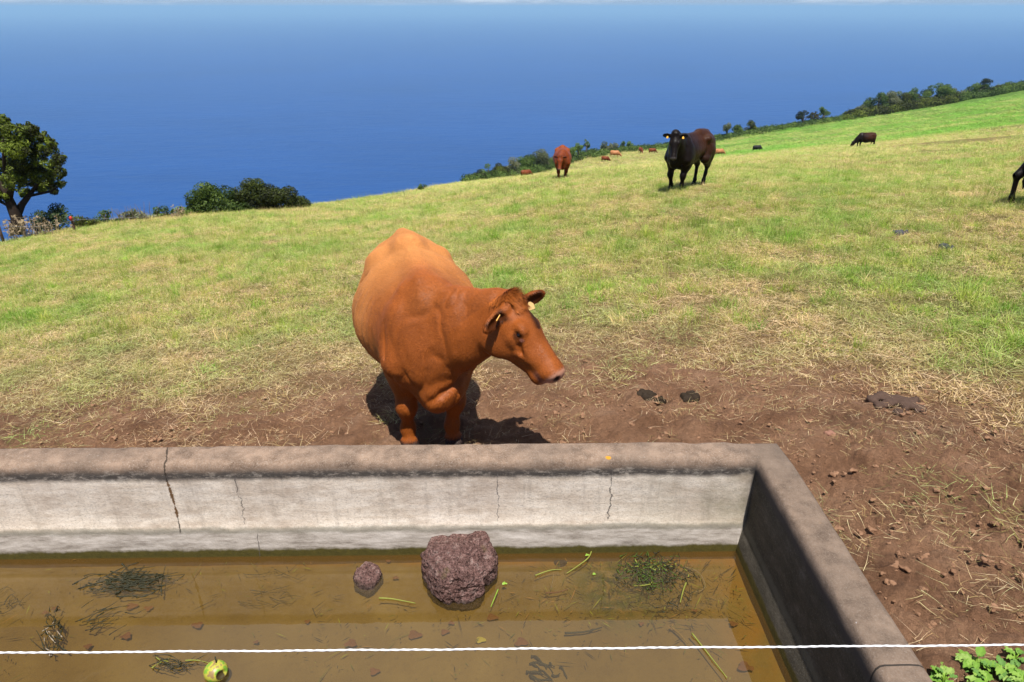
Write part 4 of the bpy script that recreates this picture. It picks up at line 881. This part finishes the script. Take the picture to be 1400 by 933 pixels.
PL = [('bush', 'low dark bush lowest on the headland, at its left tip', 'bush', 652, 248, 26, 14, KG), ('bush', 'bright green rounded bush second from the left tip of the headland', 'bush', 668, 246, 28, 18, MG),
      ('bush', 'olive bush third from the left tip of the headland', 'bush', 684, 240, 24, 20, DG), ('bush', 'grey-green bush on the middle of the headland above the lowest tiny cow', 'bush', 700, 236, 22, 24, GG),
      ('bush', 'yellow-green dome-shaped bush on the middle of the headland', 'bush', 720, 230, 30, 24, MG), ('bush', 'tall pale bush topping the headland left of the walking red cow', 'bush', 738, 224, 24, 26, GG),
      ('bush', 'grey bush directly behind the head of the walking red cow', 'bush', 756, 216, 20, 14, GG), ('bush', 'light green rounded bush just right of the walking red cow', 'bush', 781, 211, 14, 17, LG),
      ('tree', 'small bright green tree, left one of the pair right of the walking red cow', 'tree', 791, 209, 12, 16, LG), ('tree', 'slender pale-trunked tree, right one of the pair right of the walking red cow', 'tree', 801.5, 210, 8, 18, MG),
      ('bush', 'grey-green bush above the pale orange distant cow', 'bush', 826, 206, 12, 14, GG), ('bush', 'wide grey bush between the pair of small trees and the end-on distant cow', 'bush', 838, 205, 20, 11, GG),
      ('bush', 'green bush above and left of the end-on distant cow', 'bush', 851, 204, 10, 12, MG), ('bush', 'pointed green bush above the end-on distant cow', 'bush', 861, 203, 9, 14, LG),
      ('tree', 'small pale-trunked tree just right of the black-brown heifer', 'tree', 993, 187, 12, 17, GG), ('bush', 'bright green shrub between two small trees right of the heifer', 'bush', 1007, 185, 14, 13, MG),
      ('tree', 'small round dark-topped tree second right of the heifer', 'tree', 1025, 181, 16, 15, DG), ('bush', 'dark broad bush left of the mushroom-shaped tree on the field edge', 'bush', 1097, 172, 18, 16, KG), ('bush', 'dark bush touching the trunk side of the mushroom-shaped tree', 'bush', 1111, 170, 14, 13, BG),
      ('tree', 'mushroom-shaped tree with a bare pale trunk on the field edge', 'tree', 1124, 168, 15, 17, MG), ('bush', 'low green bush at the left foot of the large grove', 'bush', 1176, 163, 26, 16, GG),
      ('tree', 'leftmost wide tree of the large grove on the right skyline', 'tree', 1197, 158, 32, 26, MG), ('tree', 'rounded grey-green tree second from left in the large grove', 'tree', 1213, 156, 26, 26, GG),
      ('tree', 'dark olive tree in the middle of the large grove', 'tree', 1227, 154, 26, 26, DG), ('tree', 'dense round tree in the right half of the large grove', 'tree', 1240, 152, 24, 26, MG),
      ('tree', 'narrow brown dead-looking tree in the large grove', 'tree', 1250, 149, 9, 24, BG), ('tree', 'broad flat-topped tree leaning right, the right end of the large grove', 'tree', 1274, 146, 42, 27, MG),
      ('bush', 'grey shrub right of the large grove', 'bush', 1306, 138, 22, 16, GG), ('tree', 'windswept pale green tree left of the topmost dark tree', 'tree', 1327, 134, 26, 20, MG),
      ('tree', 'dark ragged tree standing highest on the right skyline', 'tree', 1344, 128, 17, 22, KG), ('bush', 'reddish brown bush right of the topmost dark tree', 'bush', 1360, 128, 12, 12, BG), ('bush', 'wide green bush at the right end of the skyline', 'bush', 1378, 126, 24, 14, MG)]
for i, (k, lb, ct, px, py, wp, hp, pal) in enumerate(PL):
    plant(k, lb, ct, px, py, wp, hp, pal, 100+i, trunk=(.42 if 'trunk' in lb or 'mushroom' in lb or 'of the pair' in lb else .2 if k == 'tree' else .0), group=EDGE, lean=(.5 if 'leaning' in lb or 'windswept' in lb else 0), bark=M_BARKP if k == 'tree' else None, size=None)
# dense low growth along the edge: one uncountable strip
def hedge(p0, p1, hpx, pal, seed, name='hedge', dens=3.2, sz=.8):
    g = np.random.default_rng(seed); xs = np.arange(p0, p1, 1.5); cl = []
    for x in xs:
        y = np.interp(x, [a[0] for a in BND], [a[1] for a in BND]); a, b_ = ray(x, y)
        for k in range(2):
            d = float(np.interp(a, _bw, _bd))*(1+g.uniform(-.07, .0)); ppm = FPX/(d*CP+b_*d*SP); r = hpx/ppm*g.uniform(.45, .95)
            cl.append(((a*d, d, gz(a*d, d)+r*.35), r))
    ppm = FPX/(float(np.interp(ray((p0+p1)/2, 200)[0], _bw, _bd))*1.0); s_ = sz/ppm
    V, Q, C = leaves(cl, .10*dens/(s_*s_), s_, pal, seed, .7, .1); return tag(link(name, mesh_np(name, V, Q, C, False), M_LEAF), kind='stuff')
hedge(640, 765, 13, MG, 63); hedge(755, 985, 8.5, MG, 61); hedge(975, 1165, 8, MG, 62); hedge(1160, 1310, 13, DG, 64); hedge(1300, 1470, 11, MG, 65)

# ---- the big clumpy tree on the left
def left_tree():
    D = 25.5; base = P(24, 312, D); root = empty('clumpy_tree', base, 'big dark tree with yellow-green clustered foliage at the left edge of the photo', 'tree')
    C = [(4, 168, 11), (22, 182, 15), (42, 178, 13), (60, 190, 12), (34, 198, 18), (10, 200, 18), (55, 208, 15), (72, 205, 11), (80, 218, 12), (30, 222, 20), (60, 228, 17), (82, 236, 11), (5, 228, 20), (-20, 190, 22), (-25, 225, 24), (-50, 205, 24),
         (42, 246, 17), (66, 250, 14), (84, 252, 8), (18, 250, 18), (-10, 258, 20), (-40, 250, 20), (74, 262, 8), (34, 264, 11), (2, 270, 12), (-70, 235, 22), (20, 205, 20), (48, 188, 12), (70, 196, 8), (52, 240, 15), (-5, 180, 14), (25, 236, 18), (68, 240, 12), (56, 258, 11), (44, 232, 14)]
    rd = random.Random(4); cl = []
    for x, y, r in C:
        cc = P(x, y, D+rd.uniform(-1.3, 1.3))-base; ppm = FPX/(D*CP+8*SP); k = r/ppm
        cl.append((tuple(cc), k*.72))
        for q in range(6):
            v = Vector((rd.gauss(0, 1), rd.gauss(0, 1), rd.gauss(0, 1)+.3)).normalized()*k*.62; cl.append((tuple(cc+v), k*rd.uniform(.24, .40)))
    V, Q, Cc = leaves(cl, 480, .042, [(.020, .022, .006), (.045, .050, .010), (.08, .105, .013), (.15, .20, .018), (.23, .28, .028)], 11, .85, .05, 1.2)
    link('crown', mesh_np('crown', V, Q, Cc, False), M_LEAF, root)
    B = lambda x, y, z=0: tuple(P(x, y, D+z)-base)
    parts = [tube_np([B(24, 318), B(24, 300), B(16, 282), B(8, 262), B(2, 240)], [.26, .22, .18, .14, .09], 9), tube_np([B(22, 296), B(30, 280, .3), B(44, 262, .5), B(60, 240, .4)], [.17, .12, .08, .03], 8),
             tube_np([B(12, 272), B(20, 240, -.4), B(36, 200, -.3)], [.13, .09, .03], 8), tube_np([B(10, 266), B(-15, 245), B(-40, 220)], [.13, .09, .03], 8), tube_np([B(40, 268, .4), B(70, 262, .3), B(80, 255)], [.06, .04, .015], 6),
             tube_np([B(16, 284), B(0, 276, .4), B(-14, 282, .2)], [.06, .04, .02], 6), tube_np([B(8, 250, -.3), B(4, 200, -.3), B(3, 168, -.3)], [.08, .05, .02], 6), tube_np([B(30, 215), B(60, 205), B(75, 200)], [.05, .03, .01], 6)]
    v, q = merge(parts); link('trunk', mesh_np('trunk', v, q), simple('tree_bark', (.045, .032, .024), .9, .1, .35, 5, .02), root)
left_tree()
plant('shrub', 'feathery mid-green shrub growing against the left side of the dark rounded shrub', 'shrub', 296, 296, 84, 50, [(.022, .036, .008), (.042, .075, .013), (.075, .12, .02), (.12, .17, .03)], 31, 0, size=.05, dens=230, dist=29.5, n=30)
plant('shrub', 'broad dark brown-green rounded shrub below the sea horizon, left of the centre', 'shrub', 366, 290, 116, 49, [(.014, .018, .005), (.030, .038, .008), (.055, .072, .012), (.10, .13, .018)], 32, 0, size=.045, dens=330, dist=31, n=46)
plant('bush', 'dark bush at the right foot of the big clumpy tree', 'bush', 78, 318, 62, 40, [(.02, .03, .012), (.035, .06, .02), (.06, .10, .03), (.10, .13, .05)], 33, 0, size=.045, dens=200, dist=25, n=18)
for i, (px, py, wp, hp, pal, lb) in enumerate([(150, 309, 44, 17, MG, 'low yellow-green scrub right of the red-topped fence post'), (188, 304, 40, 16, GG, 'grey-brown thorny scrub in the middle of the left field edge'),
                                              (225, 300, 36, 15, MG, 'bright green scrub patch left of the feathery shrub'), (250, 298, 24, 13, LG, 'small leafy scrub touching the feathery shrub on its left'), (118, 314, 30, 20, DG, 'low dark scrub directly behind the red-topped fence post')]):
    plant('scrub_bush', lb, 'scrub', px, py+1, wp*1.25, hp*1.45, pal, 40+i, 0, size=.05, dens=150, dist=25+(px-118)*.025, n=16, group='scrub along the left field edge')
plant('bush', 'small dark green bush alone on the field edge above the near cow', 'bush', 580, 264, 28, 13, MG, 47, 0, size=.06, dens=120, dist=43, n=10)
def dry_stalks(name, label, px, py, wpx, hpx, n, D, seed, cols, heads=0):
    rd = random.Random(seed); base = P(px, py, D); root = empty(name, base, label, 'plant'); ppm = FPX/(D*CP+8*SP); st = []; hd = []
    for k in range(n):
        x0 = rd.gauss(0, wpx*.3)/ppm; y0 = rd.gauss(0, .4); h = hpx/ppm*rd.uniform(.5, 1.05); lx, ly = rd.gauss(0, .25)*h, rd.gauss(0, .2)*h
        p = [(x0, y0, -.25), (x0+lx*.4, y0+ly*.4, h*.5), (x0+lx, y0+ly, h)]; st.append(tube_np(p, [.012, .009, .005], 4))
        if heads:
            for q in range(heads):
                c = np.array(p[2])+np.array([rd.gauss(0, .06), rd.gauss(0, .06), rd.uniform(-.25, .05)]); hd.append((np.array([c+(rd.gauss(0, .035), rd.gauss(0, .035), rd.gauss(0, .035)) for _ in range(4)]), np.array([(0, 1, 2, 3)])))
    v, q = merge(st); link('stalks', mesh_np('stalks', v, q), cols[0], root)
    if hd: v, q = merge(hd); link('flower_heads', mesh_np('flower_heads', v, q, None, False), cols[1], root)
MS = simple('dry_stalk', (.30, .23, .15), .9, .1, .3, 8); MF = simple('dry_flower', (.26, .20, .12), .9, .1, .3, 8)
dry_stalks('dry_weeds', 'pale dried flowering weeds below the big clumpy tree', 44, 325, 60, 24, 60, 23.5, 1, (MS, MF), 6)
dry_stalks('dry_weeds', 'dry beige flower stalks between the fence post and the feathery shrub', 245, 303, 14, 18, 14, 27, 2, (MS, MF), 6)
dry_stalks('dead_branches', 'grey dead branches sticking out of the scrub on the left edge', 175, 304, 60, 22, 34, 26, 3, (simple('dead_wood', (.16, .13, .11), .9), MF), 0)
def post(name, label, px, py, hpx, D, cap):
    base = P(px, py, D); root = empty(name, base, label, 'fence post'); ppm = FPX/(D*CP+8*SP); h = hpx/ppm
    v, q = tube_np([(0, 0, -.4), (.0, 0, h*.5), (.02, 0, h), (.02, 0, h+.01)], [.055, .05, .045, .03], 8); link('post', mesh_np('post', v, q), simple('old_wood', (.16, .10, .07), .9, .1, .3, 10), root)
    if cap:
        v, q = tube_np([(.02, -.06, h-.10), (.02, -.06, h+.02), (.02, -.06, h+.05)], [.045, .05, .02], 8); link('insulator', mesh_np('insulator', v, q), simple('red_plastic', (.55, .05, .03), .5), root)
post('fence_post', 'thin brown wooden fence post with a red insulator on top', 103, 318, 21, 24, True)
post('fence_post', 'wooden fence post at the extreme left edge below the tree', 4, 328, 24, 22.5, False)
a, c = P(4, 309, 22.5), P(103, 301, 24); e2 = P(-160, 325, 20)
wires = [np.array(e2.lerp(a, t)) for t in np.linspace(0, 1, 6)][:-1]+[np.array(a.lerp(c, t))-(0, 0, .12*math.sin(math.pi*t)) for t in np.linspace(0, 1, 12)]+[np.array(c.lerp(P(215, 296, 27), t)) for t in np.linspace(.1, 1, 8)]
v, q = tube_np(wires, .004, 5); tag(link('fence_wire', mesh_np('fence_wire', v, q), simple('wire', (.35, .34, .33), .5)), 'thin fence wire strung from the left edge past the red-topped post', 'wire')
# dark dung pats on the bare soil and stones in the grass
M_DUNG = simple('dung', (.034, .024, .016), .95, .1, .3, 60, .01)
def lump(name, label, cat, px, py, r, h, seed, mat, group=None, n=14):
    rd = random.Random(seed); c = G(px, py); v = Vol((-r*1.7, -r*1.7, -h), (r*1.7, r*1.7, h*1.9), r/14)
    for k in range(n): a = rd.uniform(0, 6.3); q = r*math.sqrt(rd.random())*.85; rr = r*rd.uniform(.18, .42)*(.5 if n > 40 else 1); v.ell((q*math.cos(a), q*math.sin(a)*.8, rd.uniform(-.2, .3)*h), (rr, rr, h*rd.uniform(.5, .9)), k=r*.08)
    V, Q = v.mesh(); V = V*(1+.08*fbm(V[:, 0]*40, V[:, 1]*40, V[:, 2]*40, 3, seed))[:, None]; return tag(link(name, mesh_np(name, V, Q), mat, None, c), label, cat, group)
lump('dung_pat', 'blackish crumbled dung pat right of the near cow, left one of the pair', 'dung', 882, 546, .08, .05, 1, M_DUNG)
lump('dung_pat', 'small blackish dung crumb between the two dung pats right of the near cow', 'dung', 902, 552, .04, .035, 2, M_DUNG)
lump('dung_pat', 'blackish dung pat on the soil right of the near cow, right one of the pair', 'dung', 940, 550, .08, .05, 3, M_DUNG)
lump('dung_pat', 'large trodden dark dung patch beyond the right corner of the trough', 'dung', 1225, 556, .19, .03, 4, simple('old_dung', (.075, .045, .032), .85, .2, .4, 50, .01), n=46)
lump('dark_stone', 'dark grey stone in the grass near the right, left one of two', 'stone', 1229, 321, .12, .07, 5, simple('grey_stone', (.06, .06, .065), .8))
lump('dark_stone', 'dark grey stone in the grass near the right, right one of two', 'stone', 1293, 341, .11, .08, 6, simple('grey_stone_b', (.05, .05, .058), .8))
lump('soil_clod', 'round pinkish soil clod near the right corner of the trough rim', 'clod', 1135, 597, .035, .02, 7, simple('clod', (.24, .12, .08), .9))
# leafy weeds by the rim, bottom right
def weed(label, px, py, size, n, seed):
    c = G(px, py); rd = random.Random(seed); root = empty('leafy_weed', c, label, 'weed', 'leafy weeds beside the trough rim'); V = []; Q = []; C = []; st = []
    for k in range(n):
        a = rd.uniform(0, 6.28); ln = size*rd.uniform(.6, 1.15); h0 = size*rd.uniform(.2, 1.1); o = np.array([math.cos(a)*size*.3, math.sin(a)*size*.3, h0]); d = np.array([math.cos(a), math.sin(a), rd.uniform(-.1, .45)]); d /= np.linalg.norm(d)
        s = np.cross(d, [0, 0, 1]); s /= np.linalg.norm(s); up = np.cross(s, d); m = 8; col = np.array(rd.choice([(.16, .30, .04), (.22, .36, .06), (.12, .24, .05), (.26, .38, .09)])); b0 = len(V)
        for i in range(m+1):
            t = i/m; wd = ln*.36*math.sin(math.pi*min(1, t*.93+.05))**.8*(1-.25*t); cc = o+d*ln*t+up*(-.28*ln*t*t)
            for q, f in ((-1, .0), (-.5, -.02), (0, .0), (.5, -.02), (1, .0)):
                V.append(cc+s*wd*q+up*(abs(q)*wd*.28+.004*math.sin(i*2.4+q*3))); C.append(col*(1.15 if q == 0 else rd.uniform(.88, 1.1)))
        for i in range(m):
            for j in range(4): Q.append((b0+i*5+j, b0+i*5+j+1, b0+i*5+6+j, b0+i*5+5+j))
        st.append(tube_np([(0, 0, -.02), tuple(o*.6+np.array([0, 0, h0*.1])), tuple(o)], [.003, .0025, .002], 5))
    link('leaves', mesh_np('leaves', np.array(V), np.array(Q), np.array(C)), M_LEAF, root); v, q = merge(st); link('stems', mesh_np('stems', v, q), M_GRN, root)
for i, (px, py, s_, n_) in enumerate([(1328, 918, .060, 13), (1366, 926, .062, 14), (1385, 908, .04, 8), (1288, 938, .05, 10), (1345, 948, .06, 12), (1395, 945, .06, 12), (1282, 920, .030, 8)]):
    weed(['bright leafy weed with the broadest leaves just below the rope, beside the rim', 'broad-leaved bright green weed second from the right corner', 'small leafy weed at the right edge just below the rope', 'low pale green weed touching the outer edge of the trough rim', 'leafy green weed at the very bottom, right of the rim', 'leafy weed in the bottom right corner of the photo', 'tiny seedling weed between the rim and the broadest weed'][i], px, py, s_*.78, int(n_*1.7), 70+i)

# ------------------------------------------------------------------ grass
def blade_patch(name, n, rad, h, wdt, lean, pal, seed, flat=0., curl=.5):
    g = np.random.default_rng(seed); V = []; Q = []; C = []; pal = np.array(pal)
    for k in range(n):
        r = rad*math.sqrt(g.random()); a = g.uniform(0, 6.28); p0 = np.array([r*math.cos(a), r*math.sin(a), -.01]); th = g.uniform(0, 6.28); ln = h*g.uniform(.45, 1.25); le = abs(g.normal(lean, .25))
        if g.random() < flat: le = 1.45; p0[2] = g.uniform(.004, .03)
        d = np.array([math.cos(th)*math.sin(le), math.sin(th)*math.sin(le), max(math.cos(le), .0)]); s = np.array([-math.sin(th), math.cos(th), 0.]); s = s*math.cos(.5)+np.array([0, 0, 1])*math.sin(.5)*g.choice([-1, 1])*.6
        cu = g.normal(curl, .3)*ln*.5; bend = s*g.normal(0, .25)*ln; c = pal[g.integers(len(pal))]*g.uniform(.8, 1.2); b0 = len(V); m = 3
        for i in range(m+1):
            t = i/m; p = p0+d*ln*t+np.array([math.cos(th), math.sin(th), 0])*cu*t*t*.6-np.array([0, 0, 1])*cu*t*t*.35*(1 if le < 1.3 else 0)+bend*t*t; p[2] = max(p[2], -.02); wd = wdt*(1-t*.85)*g.uniform(.8, 1.1)
            V += [p-s*wd*.5, p+s*wd*.5]; C += [c*(.9+.2*t)]*2
            if i: Q.append((b0+2*i-2, b0+2*i-1, b0+2*i+1, b0+2*i))
    m = mesh_np(name, np.array(V), np.array(Q), np.array(C)); m.materials.append(M_GRASS); return bpy.data.objects.new(name, m)
b = NB('grass_blades'); c = b.n('Attribute', attribute_name='col').outputs['Color']; tn = b.n('Attribute', attribute_name='tone', attribute_type='INSTANCER').outputs['Fac']
rnd = b.n('ObjectInfo').outputs['Random']
lushc = b.mix(1, c, (.42, .84, .26), 'MULTIPLY'); dryc = b.mix(1, c, (1.18, .98, .82), 'MULTIPLY')
c = b.mix(b.ramp(tn, [(0, 0), (1, 1)]), dryc, lushc); c = b.mix(1, c, b.ramp(rnd, [(0, .62), (1, 1.2)]), 'MULTIPLY'); b.base(c, .6, .2)
t_ = b.n('BsdfTranslucent'); b.l(c, t_.inputs[0]); m_ = b.n('MixShader'); m_.inputs[0].default_value = .3; b.l(b.b.outputs[0], m_.inputs[1]); b.l(t_.outputs[0], m_.inputs[2]); b.l(m_.outputs[0], b.out.inputs[0]); M_GRASS = b.m
GRN = [(.32, .47, .07), (.41, .54, .10), (.50, .58, .15), (.20, .33, .045), (.66, .61, .31), (.58, .56, .23), (.76, .69, .45)]
DRY = [(.56, .48, .25), (.70, .62, .40), (.40, .33, .16), (.46, .42, .18), (.30, .30, .08), (.62, .56, .38)]
STR = [(.50, .38, .22), (.70, .60, .42), (.40, .29, .17), (.80, .72, .55), (.30, .24, .12)]
SRC = dict(g1=blade_patch('sward_a', 110, .16, .062, .0052, .55, GRN, 1, .15), g2=blade_patch('sward_b', 120, .17, .050, .0055, .75, GRN+DRY[:3], 2, .3),
           d1=blade_patch('dry_a', 80, .16, .075, .0042, .9, DRY+STR, 3, .45), d2=blade_patch('dry_b', 60, .16, .11, .0036, 1.1, DRY+STR+STR, 4, .65),
           s1=blade_patch('straw_a', 26, .15, .060, .0024, 1.2, STR, 5, .85), s2=blade_patch('straw_b', 18, .15, .075, .0024, 1.2, STR, 6, .9),
           f1=blade_patch('far_a', 90, .16, .075, .008, .45, GRN+DRY[:4], 7, .1), f2=blade_patch('far_b', 60, .15, .11, .006, .35, GRN+DRY, 8, .05), g3=blade_patch('sward_c', 60, .15, .11, .0045, .4, GRN[:4]+[(.20, .33, .05)], 9, .0))
SRC['t1'] = blade_patch('tuft_green', 90, .075, .15, .0045, .42, GRN[:4]+[(.24, .40, .06)], 21, 0); SRC['t2'] = blade_patch('tuft_dry', 60, .07, .17, .0036, .45, DRY+GRN[4:], 22, .05); SRC['t3'] = blade_patch('tuft_mixed', 80, .08, .12, .0045, .6, GRN+DRY[:3], 23, 0)
def scatter(name, keys, pts, scl, tone, seed):
    g = np.random.default_rng(seed); n = len(pts); m = bpy.data.meshes.new(name); m.vertices.add(n); m.vertices.foreach_set('co', np.asarray(pts, np.float32).ravel())
    for nm, ty, val in (('rz', 'FLOAT_VECTOR', np.stack([g.normal(0, .1, n), g.normal(0, .1, n), g.uniform(0, 6.28, n)], 1)), ('scl', 'FLOAT_VECTOR', scl)):
        a = m.attributes.new(nm, ty, 'POINT'); a.data.foreach_set('vector', np.asarray(val, np.float32).ravel())
    a = m.attributes.new('tone', 'FLOAT', 'POINT'); a.data.foreach_set('value', np.asarray(tone, np.float32))
    a = m.attributes.new('pick', 'INT', 'POINT'); a.data.foreach_set('value', g.integers(0, len(keys), n).astype(np.int32))
    o = bpy.data.objects.new(name, m); COL.objects.link(o); m.materials.append(M_GRASS)
    ng = bpy.data.node_groups.new(name, 'GeometryNodeTree'); ng.interface.new_socket('Geometry', in_out='INPUT', socket_type='NodeSocketGeometry'); ng.interface.new_socket('Geometry', in_out='OUTPUT', socket_type='NodeSocketGeometry')
    gi = ng.nodes.new('NodeGroupInput'); go = ng.nodes.new('NodeGroupOutput'); jn = ng.nodes.new('GeometryNodeGeometryToInstance'); ip = ng.nodes.new('GeometryNodeInstanceOnPoints')
    for k in reversed(keys):
        oi = ng.nodes.new('GeometryNodeObjectInfo'); oi.inputs['Object'].default_value = SRC[k]; oi.inputs['As Instance'].default_value = True; ng.links.new(oi.outputs['Geometry'], jn.inputs[0])
    def at(nm, ty): x = ng.nodes.new('GeometryNodeInputNamedAttribute'); x.data_type = ty; x.inputs['Name'].default_value = nm; return x.outputs['Attribute']
    ji = ng.nodes.new('GeometryNodeJoinGeometry')
    ng.nodes.remove(jn)
    for x in [x for x in ng.nodes if x.bl_idname == 'GeometryNodeObjectInfo']: ng.links.new(x.outputs['Geometry'], ji.inputs[0])
    ng.links.new(gi.outputs[0], ip.inputs['Points']); ng.links.new(ji.outputs[0], ip.inputs['Instance']); ip.inputs['Pick Instance'].default_value = True
    ng.links.new(at('pick', 'INT'), ip.inputs['Instance Index']); ng.links.new(at('rz', 'FLOAT_VECTOR'), ip.inputs['Rotation']); ng.links.new(at('scl', 'FLOAT_VECTOR'), ip.inputs['Scale']); ng.links.new(ip.outputs[0], go.inputs[0])
    md = o.modifiers.new('scatter', 'NODES'); md.node_group = ng; return tag(o, kind='stuff')
def field_points(y0, y1, k, seed, wmax=1.0):
    """jittered rows whose spacing grows with distance"""
    g = np.random.default_rng(seed); P_ = []; y = y0
    while y < y1:
        sp = k*max(1., y/15.); x = np.arange(-wmax*(y+1.2)-.5, wmax*(y+1.2)+.5, sp); P_.append(np.stack([x+g.uniform(-.5, .5, len(x))*sp, y+g.uniform(-.5, .5, len(x))*sp, np.full(len(x), max(1., y/15.))], 1)); y += sp
    return np.concatenate(P_)
def grass():
    A = field_points(.9, 210, .115, 1); x, y, s = A.T; keep = (trough_dist(x, y) > .06) & (y < edge_d(x, y)*.995); A = A[keep]; x, y, s = A.T
    c = cover(x, y)+rng.normal(0, .35, len(x)); z = terrain(x, y); u = rng.random(len(x)); lu = lushness(x, y)
    patch = fbm(x*.45, y*.45, o=3, seed=77); fine = fbm(x*1.8, y*1.8, o=3, seed=78)
    gq = fbm(x*2.6, y*3.4, o=3, seed=79, g=.7); gap = np.where(s < 3.2, sstep(-.30, .10, gq+.20*patch+.10), sstep(-.5, .0, patch+fine))
    c = c+.9*fbm(x*.55+9, y*.55, o=3, seed=93)
    pg = sstep(2.9, 5.6, c)*(.62+.38*sstep(-.55, .0, patch*.6+fine)); pg = pg*(.16+.84*gap); pd = sstep(1.3, 2.9, c)*(1-pg)*np.where(c > 4.2, .42+.2*gq, .92)
    isg = u < pg; isd = ~isg & (u < pg+pd*.9+.0); iss = ~isg & ~isd & (rng.random(len(x)) < .32+.5*sstep(.5, 1.8, c))
    far = s > 1.6
    tone = np.clip(.30+patch*.5+fine*.5+rng.normal(0, .16, len(x)), 0, .75); tone = np.maximum(tone*(1-lu), lu*np.clip(.85+.9*fbm(x*.10, y*.16, o=4, seed=90), .35, 1.3))
    zs = (.75+.55*np.clip(.5+fine, 0, 1))*(.8+.35*sstep(5, 10, y))*(1+.10*np.log(np.maximum(s, 1)))
    zs = zs*np.exp(rng.normal(0, .30, len(x)))*(.75+.6*sstep(-.1, .5, gq))
    zs = np.where(s > 3, np.minimum(zs, 1.2)*np.minimum(s/3, 2.0), zs)
    def put(nm, keys, m, k=1, zk=1, sd=1):
        q = np.stack([x, y, z], 1)[m]; scatter(nm, keys, q, np.stack([s*k, s*k, zs*zk], 1)[m], tone[m], sd)
    put('green_grass', ['g1', 'g2', 'g1', 'g2', 'g3'], isg & ~far & (rng.random(len(x)) < .78), sd=1); put('far_grass', ['f1', 'g2', 'f2'], isg & far, sd=2)
    put('dry_grass', ['d1', 'd2'], (isd | (isg & (rng.random(len(x)) < .42*gap) & ~(lu > .3))), 1, 1, 3); put('straw_litter', ['s1', 's2'], iss, 1, .8, 4)
grass()
def tufts():
    A = field_points(1.6, 120, .24, 31); x, y, s = A.T; k = (trough_dist(x, y) > .1) & (y < edge_d(x, y)*.99); x, y, s = x[k], y[k], s[k]
    c = cover(x, y); q = fbm(x*.7, y*.9, o=3, seed=95)+.5*fbm(x*2.5, y*2.5, o=2, seed=96); u = rng.random(len(x))
    k = (u < sstep(2.6, 4.6, c)*(.25+.75*sstep(-.15, .35, q))*(1-.7*lushness(x, y))) | (u < .012); x, y, s, q = x[k], y[k], s[k], q[k]
    h = np.exp(rng.normal(-.15, .3, len(x))); sx = np.minimum(s, 3)*rng.uniform(.7, 1.4, len(x))
    scatter('grass_tufts', ['t1', 't2', 't3', 't2'], np.stack([x, y, terrain(x, y)], 1), np.stack([sx, sx, h*(1+.12*(s-1))], 1), np.clip(.3+.7*q+rng.normal(0, .2, len(x)), 0, .8), 15)
tufts()
def clods():
    g = np.random.default_rng(12); b = NB('clod_soil'); b.base(b.ramp(b.noise(30, 5), [(.3, (.16, .085, .048)), (.7, (.29, .165, .098))]), .95, .1); b.bump(b.noise(90, 5), .6, .006); src = []
    for k in range(4):
        v = Vol((-1.4, -1.4, -1), (1.4, 1.4, 1.2), .16)
        for q in range(7): c = g.normal(0, .38, 3)*[1, 1, .5]; v.ell(c, g.uniform(.28, .6, 3), k=.05)
        V, Q = v.mesh(); V = V*(1+.18*fbm(V[:, 0]*2+k*7, V[:, 1]*2, V[:, 2]*2, 3, k))[:, None]; m = mesh_np('clod', V, Q, None, True); m.materials.append(b.m); SRC['c%d' % k] = bpy.data.objects.new('clod', m)
    n = 11000; y = 1+np.abs(g.random(n))**1.2*8; x = g.uniform(-1, 1, n)*(y+1)*.95; D = trough_dist(x, y); c = cover(x, y); k = (D > .03) & (g.random(n) < 1-sstep(2.0, 4.2, c)); x, y = x[k], y[k]
    sz = .003+g.exponential(.0055, len(x)); sz = np.minimum(sz, .022); z = terrain(x, y)+sz*.1
    scatter('soil_clods', ['c0', 'c1', 'c2', 'c3'], np.stack([x, y, z], 1), np.stack([sz, sz, sz*.8], 1), sz, 13)
clods()
